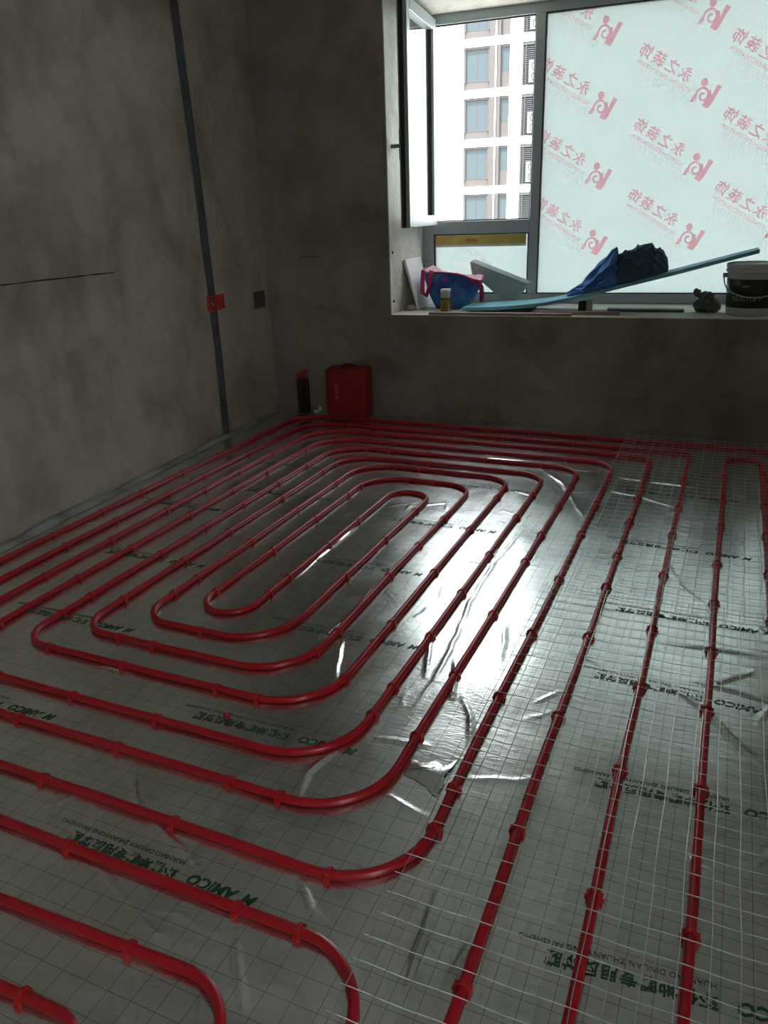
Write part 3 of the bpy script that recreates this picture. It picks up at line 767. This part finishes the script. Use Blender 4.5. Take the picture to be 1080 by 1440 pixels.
for nm, y0, dz, lab in (('far', 2.29, 0.0, 'welded wire mesh sheet lying over the red pipes by the back wall'), ('near', 0.30, 0.004, 'welded wire mesh sheet over the red pipes in the near right corner')):
    o = empty('wire_mesh_sheet', (SX0, y0, ZP + dz), math.radians(0.35 if nm == 'near' else -0.2))
    tag(o, lab, 'wire mesh')
    for i in range(41):
        w_ = link(bpy.data.objects.new('wire', ME_cross), o)
        w_.location = (-0.012 + random.uniform(-0.004, 0.004), 0.025 + i * 0.05 + random.uniform(-0.002, 0.002), 0); w_.rotation_euler = (0, 0, random.uniform(-0.002, 0.002))
    for i in range(21):
        w_ = link(bpy.data.objects.new('wire', ME_long), o)
        w_.location = (i * 0.05 + random.uniform(-0.002, 0.002), 0, -sag(SX0 + i * 0.05) + 2 * WRAD); w_.rotation_euler = (0, 0, random.uniform(-0.0015, 0.0015))

# ------------------------------------------------------------------ left wall fittings
M_redbox = mat('red_box_plastic', (0.75, 0.02, 0.03), 0.4)
M_redin = mat('red_box_inside', (0.50, 0.06, 0.02), 0.5)
def junction(v0, label, loose):
    o = empty('junction_box', W(0, v0, 0.735), TH)
    tag(o, label, 'junction box')
    w, h_, t, d = 0.072, 0.084, 0.006, 0.014
    bm = bmesh.new()
    box(bm, 0, d, 0, t, 0, h_); box(bm, 0, d, w - t, w, 0, h_); box(bm, 0, d, t, w - t, 0, t); box(bm, 0, d, t, w - t, h_ - t, h_)
    bevel(bm, 0.0015, 1)
    meshobj('rim', bm, M_redbox, o)
    bm = bmesh.new(); box(bm, 0, 0.003, t, w - t, t, h_ - t); meshobj('back_plate', bm, M_redin, o)
    for zz in (0.014, h_ - 0.02):
        bm = bmesh.new(); tube(bm, [(0.003, w / 2, zz + 0.003), (0.011, w / 2, zz + 0.003)], 0.005, 8); meshobj('screw_lug', bm, M_redbox, o)
    if loose:
        bm = bmesh.new()
        for k in range(3):
            tube(bm, [(0.004, 0.022 + 0.012 * k, 0.05), (0.016, 0.024 + 0.01 * k, 0.045 - 0.006 * k), (0.018, 0.03, 0.03), (0.012, 0.036 + 0.004 * k, 0.022)], 0.0016, 5)
        meshobj('cable_loop', bm, mat('yellow_cable', (0.6, 0.32, 0.04), 0.5), o)
junction(-0.722, 'red junction box set on the dark cable chase in the left wall', True)
junction(-0.628, 'red junction box right beside the chase, nearer the corner', False)
o = empty('wall_socket_recess', W(0, -0.20, 0.690), TH)
tag(o, 'dark rectangular opening in the left wall close to the corner', 'wall recess')
bm = bmesh.new(); box(bm, 0, 0.010, 0, 0.13, 0, 0.10)
bmesh.ops.inset_region(bm, faces=[f for f in bm.faces if f.normal.x > 0.5 or f.calc_center_median().x > 0.0099], thickness=0.010, depth=-0.007)
meshobj('recess_rim', bm, mat('recess_dark', (0.11, 0.10, 0.09), 0.9), o)

# ------------------------------------------------------------------ things at the foot of the back wall
o = empty('red_box', W(0.455, -0.20, 0.017), TH + math.radians(2))
tag(o, 'red upright box with gold marks standing against the back wall', 'box')
bm = bmesh.new(); box(bm, 0, 0.27, 0, 0.15, 0, 0.315); bevel(bm, 0.028, 4)
meshobj('body', bm, mat('red_carton', (0.26, 0.006, 0.011), 0.35), o, smooth=True)
bm = bmesh.new(); box(bm, 0.034, 0.236, -0.004, 0.01, 0.03, 0.285); bevel(bm, 0.004, 2)
meshobj('front_panel', bm, mat('red_panel', (0.32, 0.007, 0.012), 0.3), o)
bm = bmesh.new()
for k, zz in enumerate((0.215, 0.18, 0.135)):
    box(bm, 0.068, 0.088, -0.0052, -0.0042, zz, zz + 0.004); box(bm, 0.070, 0.073, -0.0052, -0.0042, zz - 0.018, zz + 0.016); box(bm, 0.082, 0.085, -0.0052, -0.0042, zz - 0.014, zz + 0.012); box(bm, 0.066, 0.09, -0.0052, -0.0042, zz - 0.02, zz - 0.017)
meshobj('gold_marks', bm, mat('gold', (0.55, 0.30, 0.08), 0.4, 0.3), o)
bm = bmesh.new(); tube(bm, [(0.09, 0.075, 0.31), (0.095, 0.075, 0.325), (0.135, 0.075, 0.330), (0.175, 0.075, 0.325), (0.18, 0.075, 0.31)], 0.008, 8)
meshobj('carry_handle', bm, mat('dark_red', (0.2, 0.01, 0.012), 0.4), o, smooth=True)
o = empty('pipe_riser', W(0.225, -0.09, 0.017), TH)
tag(o, 'dark wrapped pair of pipe stubs with red caps standing in the corner', 'pipe stub')
M_sleeve = mat('dark_sleeve', (0.035, 0.02, 0.02), 0.6)
for k, (dx, hh) in enumerate(((0.0, 0.205), (0.042, 0.22))):
    bm = bmesh.new(); lathe(bm, [(0.021, 0), (0.021, hh), (0.016, hh + 0.005)], 14, Matrix.Translation((dx, 0, 0))); st = meshobj('sleeve', bm, M_sleeve, o, smooth=True)
    bm = bmesh.new(); lathe(bm, [(0.014, hh), (0.014, hh + 0.04), (0.017, hh + 0.042), (0.017, hh + 0.056), (0.008, hh + 0.062)], 12, Matrix.Translation((dx, 0, 0))); meshobj('cap', bm, mat('cap_red', (0.45, 0.05, 0.06), 0.35), o, smooth=True)
bm = bmesh.new(); tube(bm, [(0, 0, 0.012), (0.028, 0, 0.012), (0.038, 0.004, 0.018), (0.042, 0.006, 0.045)], 0.011, 10)
el = meshobj('elbow_fitting', bm, mat('white_fitting', (0.75, 0.74, 0.70), 0.35), None, smooth=True)
el.location = W(0.325, -0.11, 0.017); tag(el, 'small white elbow fitting on the floor beside the dark pipe stubs', 'fitting')

# ------------------------------------------------------------------ things on the bay sill (built in the room frame)
def on_sill(name, u, v, label, cat, rz=0.0, z=SILL):
    o = empty(name, W(u, v, z + 0.001), TH + rz)
    return tag(o, label, cat)
# white foam board leaning on the left reveal
o = on_sill('foam_board', 0.945, 0.235, 'white foam board leaning against the left side of the window bay', 'board')
Mb = Matrix.Rotation(math.radians(-16.5), 4, 'Y')
bm = bmesh.new(); box(bm, -0.016, 0.0, 0, 0.31, 0, 0.315, Mb); 
lo = min(v.co.z for v in bm.verts)
for v in bm.verts: v.co.z -= lo
bevel(bm, 0.002, 1)
meshobj('board', bm, mat('white_foam', (0.80, 0.80, 0.82), 0.7, bump=0.1, bscale=120), o)
o = on_sill('plastic_lid', 0.880, 0.25, 'small white upturned lid lying beside the leaning white foam board', 'lid')
bm = bmesh.new(); lathe(bm, [(0.036, 0.0), (0.040, 0.006), (0.036, 0.010), (0.022, 0.014), (0.020, 0.024), (0.010, 0.027)], 20); meshobj('lid', bm, mat('lid_white', (0.55, 0.55, 0.52), 0.5), o, smooth=True)
# patterned bag
def bag_mat():
    m, t, b = nt('blue_floral_fabric')
    b.inputs['Roughness'].default_value = 0.55
    tc = t.nodes.new('ShaderNodeTexCoord')
    n = t.nodes.new('ShaderNodeTexVoronoi'); n.inputs['Scale'].default_value = 15
    t.links.new(tc.outputs['Object'], n.inputs['Vector'])
    r = t.nodes.new('ShaderNodeValToRGB')
    r.color_ramp.elements[0].position = 0.22; r.color_ramp.elements[0].color = (0.33, 0.03, 0.12, 1)
    r.color_ramp.elements[1].position = 0.40; r.color_ramp.elements[1].color = (0.020, 0.085, 0.36, 1)
    n2 = t.nodes.new('ShaderNodeTexNoise'); n2.inputs['Scale'].default_value = 9; n2.inputs['Detail'].default_value = 4
    t.links.new(tc.outputs['Object'], n2.inputs['Vector'])
    r2 = t.nodes.new('ShaderNodeValToRGB')
    r2.color_ramp.elements[0].position = 0.42; r2.color_ramp.elements[0].color = (0.018, 0.065, 0.30, 1)
    r2.color_ramp.elements[1].position = 0.62; r2.color_ramp.elements[1].color = (0.05, 0.24, 0.52, 1)
    t.links.new(n2.outputs['Fac'], r2.inputs['Fac'])
    gt = t.nodes.new('ShaderNodeMath'); gt.operation = 'LESS_THAN'; gt.inputs[1].default_value = 0.24
    t.links.new(n.outputs['Distance'], gt.inputs[0])
    mx = t.nodes.new('ShaderNodeMixRGB'); mx.inputs['Color2'].default_value = (0.33, 0.035, 0.14, 1)
    m3 = t.nodes.new('ShaderNodeMath'); m3.operation = 'MULTIPLY'; m3.inputs[1].default_value = 0.75
    t.links.new(gt.outputs[0], m3.inputs[0]); t.links.new(m3.outputs[0], mx.inputs['Fac'])
    t.links.new(r2.outputs['Color'], mx.inputs['Color1']); t.links.new(mx.outputs['Color'], b.inputs['Base Color'])
    return m
M_bag = bag_mat(); M_bpink = mat('bag_pink', (0.50, 0.03, 0.12), 0.6, var=0.2, vscale=30); M_blin = mat('bag_lining', (0.62, 0.42, 0.48), 0.7, var=0.15, vscale=20)
o = on_sill('fabric_bag', 1.115, 0.39, 'blue and pink patterned fabric bag slumped open on the window sill', 'bag')
bm = bmesh.new(); NB, NH = 40, 9
rings = []
def bag_top(a): return 0.205 + 0.03 * -math.cos(a) * 1.0 + 0.012 * math.sin(3 * a)
for j in range(NH):
    t = j / (NH - 1); ring = []
    for i in range(NB):
        a = 2 * PI * i / NB
        rx = 0.118 + 0.072 * t ** 0.8 - 0.02 * (1 - t) ** 3; ry = 0.085 + 0.02 * math.sin(PI * t)
        sup = lambda c, e: math.copysign(abs(c) ** e, c)
        fold = 1 + 0.05 * math.sin(5 * a + 4 * t) * t + 0.06 * noise.noise((math.cos(a) * 2, math.sin(a) * 2, t * 3))
        x = rx * sup(math.cos(a), 0.75) * fold + (0.015 * t if math.cos(a) > 0 else 0.01 * t); y = ry * sup(math.sin(a), 0.75) * fold
        ring.append(bm.verts.new((x, y, t * bag_top(a))))
    rings.append(ring)
for a, b in zip(rings, rings[1:]):
    for i in range(NB): bm.faces.new((a[i], a[(i + 1) % NB], b[(i + 1) % NB], b[i]))
bm.faces.new(rings[0][::-1])
top = [v.co.copy() for v in rings[-1]]
meshobj('bag_body', bm, M_bag, o, smooth=True)
bm = bmesh.new(); tube(bm, top + [top[0]], 0.007, 6); meshobj('rim_trim', bm, M_bpink, o, smooth=True)
bm = bmesh.new(); c = bm.verts.new((0, 0.0, 0.155)); rr = [[bm.verts.new((p.x * s, p.y * s, p.z + dz + 0.016 * noise.noise((p.x * 22, p.y * 22, s * 4)))) for p in top] for s, dz in ((0.99, 0.0), (0.86, 0.006), (0.6, -0.008), (0.3, -0.03))]
for a, b in zip(rr, rr[1:]):
    for i in range(NB): bm.faces.new((a[i], b[i], b[(i + 1) % NB], a[(i + 1) % NB]))
for i in range(NB): bm.faces.new((rr[-1][i], c, rr[-1][(i + 1) % NB]))
bmesh.ops.recalc_face_normals(bm, faces=bm.faces)
meshobj('lining', bm, M_blin, o, smooth=True)
def strap(pts, w, t=0.004):
    bm = bmesh.new(); prev = None
    for i, p in enumerate(pts):
        p = Vector(p); a = Vector(pts[max(0, i - 1)]); b = Vector(pts[min(len(pts) - 1, i + 1)]); d = (b - a).normalized()
        s = Vector((1, 0, 0)) if abs(d.x) < 0.8 else Vector((0, 0, 1)); s = (s - d * s.dot(d)).normalized(); n = s.cross(d)
        row = [bm.verts.new(p + s * x + n * y) for x, y in ((-w, -t), (w, -t), (w, t), (-w, t))]
        if prev:
            for k in range(4): bm.faces.new((prev[k], prev[(k + 1) % 4], row[(k + 1) % 4], row[k]))
        else: bm.faces.new(row)
        prev = row
    bm.faces.new(prev[::-1]); bmesh.ops.recalc_face_normals(bm, faces=bm.faces)
    return bm
meshobj('strap', strap([(-0.105, -0.098, 0.235), (-0.112, -0.118, 0.19), (-0.115, -0.122, 0.13), (-0.135, -0.115, 0.085), (-0.165, -0.10, 0.10), (-0.170, -0.085, 0.17), (-0.165, -0.08, 0.235)], 0.013), M_bpink, o, smooth=True)
meshobj('strap', strap([(0.14, -0.09, 0.175), (0.19, -0.095, 0.165), (0.215, -0.09, 0.135), (0.218, -0.085, 0.085), (0.214, -0.08, 0.045)], 0.014), M_bpink, o, smooth=True)
# small bottle in front of the bag
o = on_sill('glass_bottle', 1.128, 0.20, 'small square glass bottle half full of amber liquid before the blue bag', 'bottle')
M_jar = mat('jar_glass', (0.42, 0.46, 0.46), 0.12); M_amber = mat('amber', (0.30, 0.19, 0.03), 0.15, var=0.4, vscale=60)
bm = bmesh.new(); box(bm, -0.027, 0.027, -0.025, 0.025, 0, 0.074); bevel(bm, 0.006, 3); meshobj('amber_body', bm, M_amber, o, smooth=True)
bm = bmesh.new(); box(bm, -0.026, 0.026, -0.024, 0.024, 0.074, 0.122); bevel(bm, 0.005, 2); meshobj('upper_glass', bm, M_jar, o, smooth=True)
bm = bmesh.new(); box(bm, -0.028, 0.028, -0.026, 0.026, 0.118, 0.133); bevel(bm, 0.004, 2); meshobj('cap', bm, mat('cap_white', (0.75, 0.77, 0.78), 0.3), o, smooth=True)
bm = bmesh.new(); box(bm, -0.028, 0.028, -0.026, 0.026, 0.074, 0.079); meshobj('neck_ring', bm, mat('ring_dark', (0.05, 0.04, 0.03), 0.4), o)
bm = bmesh.new(); box(bm, -0.018, 0.018, -0.0262, -0.0252, 0.018, 0.058); meshobj('bottle_label', bm, mat('bottle_label', (0.20, 0.15, 0.05), 0.6, var=0.3, vscale=90), o)
# angled foam offcut
o = on_sill('foam_offcut', 1.485, 0.50, 'grey-green foam offcut propped on one corner behind the light blue board', 'offcut')
bm = bmesh.new()
prism(bm, [(-0.282, 0.272), (-0.262, 0.270), (0.098, 0.134), (0.012, 0.036), (-0.015, 0.0), (-0.045, 0.0), (-0.065, 0.036), (-0.270, 0.200)], 0.0, 0.035)
for v in bm.verts:
    if v.co.y > 0.02: v.co.z += 0.012; v.co.x += 0.02
lo = min(v.co.z for v in bm.verts)
bevel(bm, 0.002, 1)
meshobj('offcut', bm, mat('grey_foam', (0.42, 0.50, 0.47), 0.75, bump=0.15, bscale=90, var=0.08), o)
# bent light blue board, flat on the left and propped on the bucket on the right
prof = [(1.250, 0.670), (1.30, 0.671), (1.36, 0.672), (1.42, 0.674), (1.47, 0.676), (1.60, 0.686), (1.75, 0.703), (1.888, 0.730), (2.085, 0.779), (2.275, 0.827), (2.457, 0.873), (2.632, 0.920), (2.75, 0.951), (2.862, 0.980)]
bb_ = empty('blue_foam_board', W(1.250, 0.14, SILL + 0.03), TH)
tag(bb_, 'long light blue foam board bent up from the sill onto the bucket lid', 'board')
bm = bmesh.new(); prev = None; TB = 0.020
for (u, z) in prof:
    k = (u - 1.250) / 1.63; v0, v1 = 0.0, (0.16 + 1.05 * (u - 1.250) if u < 1.40 else 0.33 - 0.14 * k)
    row = [bm.verts.new((u - 1.250, y, z - SILL - 0.03 + dz)) for y, dz in ((v0, -TB), (v1, -TB), (v1, 0), (v0, 0))]
    if prev:
        for a in range(4): bm.faces.new((prev[a], prev[(a + 1) % 4], row[(a + 1) % 4], row[a]))
    else: bm.faces.new(row)
    prev = row
bm.faces.new(prev[::-1]); bmesh.ops.recalc_face_normals(bm, faces=bm.faces)
meshobj('board', bm, mat('blue_xps', (0.16, 0.43, 0.54), 0.6, var=0.06), bb_)
# planks and strips on the sill under the blue board
def plank(name, u0_, u1_, v0, v1, h_, m, label, cat='plank', z=SILL, rz=0.0):
    o = empty(name, W(u0_, v0, z + 0.0005), TH + rz); tag(o, label, cat)
    bm = bmesh.new(); L = u1_ - u0_; n = 7; prev = None
    for i in range(n):
        x = L * i / (n - 1); e = 0.0015 * noise.noise((x * 8, u0_, h_))
        row = [bm.verts.new((x, y, zz)) for y, zz in ((e, 0), (v1 - v0 + e, 0), (v1 - v0 - 0.002 + e, h_), (0.002 + e, h_))]
        if prev:
            for a in range(4): bm.faces.new((prev[a], prev[(a + 1) % 4], row[(a + 1) % 4], row[a]))
        else: bm.faces.new(row)
        prev = row
    bm.faces.new(prev[::-1]); bmesh.ops.recalc_face_normals(bm, faces=bm.faces)
    meshobj('plank_body', bm, m, o)
plank('wood_strip', 1.075, 1.92, 0.012, 0.060, 0.013, mat('old_wood', (0.26, 0.22, 0.18), 0.8, var=0.2, vscale=8), 'thin weathered wooden strip along the front edge of the sill')
plank('wood_strip', 1.70, 2.18, 0.075, 0.13, 0.018, mat('pinkish_wood', (0.34, 0.25, 0.20), 0.8, var=0.15, vscale=8), 'short brown wooden strip under the middle of the blue board')
plank('green_plank', 2.10, 2.52, 0.235, 0.31, 0.016, mat('green_board', (0.10, 0.14, 0.11), 0.6), 'dark green flat board lying on the sill left of the grey lump')
plank('sheet_stack', 1.28, 1.66, 0.19, 0.42, 0.0075, mat('grey_sheet', (0.20, 0.21, 0.20), 0.8), 'grey sheet lying flat under the left end of the blue board', 'sheet')
o = on_sill('metal_block', 1.985, 0.17, 'small pale block with dark side standing under the blue board', 'block')
bm = bmesh.new(); box(bm, 0, 0.032, 0, 0.06, 0, 0.072); bevel(bm, 0.003, 2); meshobj('block', bm, mat('pale_block', (0.55, 0.56, 0.54), 0.5), o)
bm = bmesh.new(); box(bm, -0.045, -0.001, 0.004, 0.055, 0, 0.062); bevel(bm, 0.002, 1); meshobj('dark_side', bm, mat('dark_block', (0.03, 0.035, 0.035), 0.6), o)

# crumpled clothes on the board
def board_z(u):
    for (a, za), (b, zb) in zip(prof, prof[1:]):
        if a <= u <= b: return za + (zb - za) * (u - a) / (b - a)
    return prof[-1][1]
def lerp_tab(tab, x):
    for (a, ya), (b, yb) in zip(tab, tab[1:]):
        if a <= x <= b:
            t = (x - a) / (b - a); t = t * t * (3 - 2 * t) * 0.5 + t * 0.5
            return ya + (yb - ya) * t
    return tab[-1][1]
def cloth(name, label, m, u_lo, u_hi, vc, htab, wtab, nf, twist, seed, amp, curl):
    o = empty(name, W(u_lo, vc, board_z(u_lo)), TH); tag(o, label, 'clothes')
    bm = bmesh.new(); NX, NA = 110, 110; rows = []
    for i in range(NX + 1):
        s_ = i / NX; u = u_lo + (u_hi - u_lo) * s_; row = []
        hx, wx = lerp_tab(htab, s_), lerp_tab(wtab, s_)
        for j in range(NA + 1):
            a = PI * j / NA
            wv_ = noise.noise((s_ * 2.2, a * 0.9, seed)) * 1.6 + 0.5 * noise.noise((s_ * 6, a * 2.2, seed + 4))
            ph = nf * a + twist * s_ + 2.4 * wv_
            rd = 1 - abs(math.sin(ph)) ** 0.8                       # sharp crest, round valley
            ph2 = nf * 0.55 * a - twist * 1.7 * s_ + 3.0 * noise.noise((s_ * 3, a, seed + 9))
            rd2 = 1 - abs(math.sin(ph2)) ** 0.8
            f = 1 + amp * (rd - 0.45) + amp * 0.9 * (rd2 - 0.45) + 0.10 * noise.noise((s_ * 5, a * 1.6, seed + 2))
            f = 1 + (f - 1) * min(1, 6 * math.sin(a) + 0.25)
            y = -wx * math.cos(a) * f
            z = max(0.0, hx * math.sin(a) ** 0.75 * (1 + 0.38 * (f - 1)))
            x = (u - u_lo) + curl * z * math.sin(s_ * PI) * 0.35 + 0.006 * noise.noise((s_ * 7, a * 3, seed + 7)) * math.sin(a)
            row.append(bm.verts.new((x, y, board_z(u_lo + x) - board_z(u_lo) + 0.003 + z)))
        rows.append(row)
    for a, b in zip(rows, rows[1:]):
        for j in range(NA): bm.faces.new((a[j], b[j], b[j + 1], a[j + 1]))
    bm.faces.new(rows[0]); bm.faces.new(rows[-1][::-1])
    for a, b in zip(rows, rows[1:]): bm.faces.new((a[0], a[-1], b[-1], b[0]))
    bmesh.ops.recalc_face_normals(bm, faces=bm.faces)
    meshobj('crumpled_fabric', bm, m, o, smooth=True)
M_blue = mat('blue_cloth', (0.075, 0.21, 0.54), 0.8, var=0.25, vscale=5)
M_dark = mat('dark_cloth', (0.055, 0.105, 0.165), 0.8, var=0.3, vscale=5)
cloth('blue_jacket', 'crumpled dark blue jacket heaped on the light blue board', M_blue, 1.865, 2.150, 0.255,
      [(0, 0.022), (0.12, 0.040), (0.25, 0.050), (0.45, 0.115), (0.65, 0.160), (0.80, 0.195), (0.90, 0.19), (1.0, 0.13)], [(0, 0.03), (0.3, 0.075), (0.7, 0.105), (1, 0.09)], 6.5, 3.0, 1.7, 0.30, 0.3)
cloth('dark_garment', 'nearly black crumpled garment heaped against the blue jacket', M_dark, 2.115, 2.415, 0.262,
      [(0, 0.10), (0.08, 0.165), (0.25, 0.170), (0.45, 0.180), (0.62, 0.175), (0.72, 0.140), (0.86, 0.120), (0.95, 0.075), (1.0, 0.015)], [(0, 0.08), (0.3, 0.105), (0.75, 0.105), (1, 0.03)], 6.0, 4.0, 6.3, 0.30, 0.25)

# grey lump
o = on_sill('mortar_lump', 2.635, 0.285, 'grey knobbly lump on the sill beside the paint bucket', 'lump')
bm = bmesh.new()
for (x, y, z, r) in ((0, 0, 0.036, 0.046), (-0.028, 0.0, 0.030, 0.036), (0.034, 0.0, 0.032, 0.038), (0.0, 0.01, 0.072, 0.036), (-0.012, 0.0, 0.085, 0.028), (0.022, -0.01, 0.066, 0.022), (0.045, 0, 0.052, 0.022), (-0.035, 0, 0.088, 0.018), (-0.052, 0, 0.102, 0.019), (-0.060, 0, 0.112, 0.016), (0.05, -0.01, 0.03, 0.03), (-0.045, -0.01, 0.04, 0.026), (0.012, -0.02, 0.088, 0.024), (0.0, -0.03, 0.03, 0.03), (0.0, -0.022, 0.055, 0.026)):
    bmesh.ops.create_icosphere(bm, subdivisions=3, radius=r, matrix=Matrix.Translation((x, y, z)))
for v in bm.verts:
    v.co += v.co.normalized() * 0.0; nn = noise.noise(v.co * 55) * 0.004 + noise.noise(v.co * 110) * 0.002
    v.co = v.co + Vector((nn, nn * 0.7, nn))
    v.co.z = max(v.co.z, 0.0)
lm = meshobj('lump', bm, mat('grey_mortar', (0.16, 0.16, 0.155), 0.9, bump=0.4, bscale=80, var=0.3, vscale=25), o, smooth=True)
rm = lm.modifiers.new('weld', 'REMESH'); rm.mode = 'VOXEL'; rm.voxel_size = 0.0028; rm.use_smooth_shade = True

# paint bucket
o = on_sill('paint_bucket', 2.857, 0.21, 'grey paint bucket with dark green label and wire handle holding up the board', 'bucket', rz=0.0)
M_bk = mat('bucket_grey', (0.52, 0.53, 0.52), 0.45); M_lab = mat('dark_green_label', (0.008, 0.022, 0.012), 0.35); M_lid = mat('bucket_lid', (0.56, 0.57, 0.58), 0.5)
bm = bmesh.new(); lathe(bm, [(0.118, 0.0), (0.122, 0.006), (0.134, 0.225), (0.134, 0.23)], 40); meshobj('pail', bm, M_bk, o, smooth=True)
bm = bmesh.new(); lathe(bm, [(0.1255, 0.042), (0.1262, 0.042), (0.1345, 0.190), (0.1335, 0.190)], 40, cap=False); meshobj('label_band', bm, M_lab, o, smooth=True)
bm = bmesh.new(); lathe(bm, [(0.136, 0.222), (0.143, 0.226), (0.143, 0.240), (0.139, 0.243), (0.143, 0.247), (0.143, 0.262), (0.140, 0.268), (0.128, 0.270), (0.124, 0.262)], 40); meshobj('lid', bm, M_lid, o, smooth=True)
bm = bmesh.new(); pts = []
for i in range(25):
    t = PI * i / 24; pts.append((-0.150 * math.cos(t) , -0.075 * math.sin(t) ** 0.8 - 0.07 * math.sin(t), 0.205 - 0.105 * math.sin(t) ** 0.7))
tube(bm, pts, 0.0035, 6); meshobj('wire_handle', bm, mat('handle_wire', (0.40, 0.40, 0.40), 0.35, 0.3), o, smooth=True)
for s in (-1, 1):
    bm = bmesh.new(); tube(bm, [(s * 0.130, 0, 0.205), (s * 0.156, 0, 0.205)], 0.012, 10); meshobj('handle_lug', bm, M_bk, o)
me = textmesh('BEAUTIFY', 0.036, bold=0.0004, align='CENTER')
for v in me.vertices:
    a = -PI / 2 + v.co.x / 0.131 - 0.26; z = v.co.y + 0.078; r = 0.1262 + (z - 0.042) / 0.148 * 0.0083 + 0.0008
    v.co = Vector((r * math.cos(a), r * math.sin(a), z))
me.materials.append(mat('label_text', (0.32, 0.34, 0.32), 0.5)); link(bpy.data.objects.new('label_lettering', me), o)
bm = bmesh.new()
vs_ = []
for i in range(14):
    a0 = 2 * PI * i / 14; x = 0.022 * math.cos(a0) ; z = 0.155 + 0.006 * math.sin(a0); a = -PI / 2 - 0.33 + x / 0.131; r = 0.1262 + (z - 0.042) / 0.148 * 0.0083 + 0.0008
    vs_.append(bm.verts.new((r * math.cos(a), r * math.sin(a), z)))
bm.faces.new(vs_); meshobj('label_emblem', bm, mat('emblem_grey', (0.16, 0.18, 0.16), 0.5), o)

# ------------------------------------------------------------------ small bits
for z in (1.0, 0.715):
    bm = bmesh.new(); lathe(bm, [(0.009, 0.0), (0.009, 0.004), (0.004, 0.005)], 10, Matrix.Rotation(PI / 2, 4, 'Y'))
    o = meshobj('wall_plug', bm, M_crack); o.location = W(BL + 0.006, 0.045, z); o.rotation_euler = (0, 0, TH)
    tag(o, 'dark plug in the left reveal of the window bay, ' + ('upper one' if z > 0.9 else 'lower one just above the sill'), 'wall plug')
bm = bmesh.new()
for k in range(5):
    a = k * 1.3; box(bm, -0.009, 0.009, -0.0025, 0.0025, 0.002 + 0.002 * k, 0.006 + 0.002 * k, Matrix.Rotation(a, 4, 'Z') @ Matrix.Rotation(0.25, 4, 'X'))
o = meshobj('clip_scrap', bm, M_clip); o.location = (0.245, 1.338, 0.008)
tag(o, 'broken red clip lying on the foil by green lettering, between two long pipe runs', 'clip')
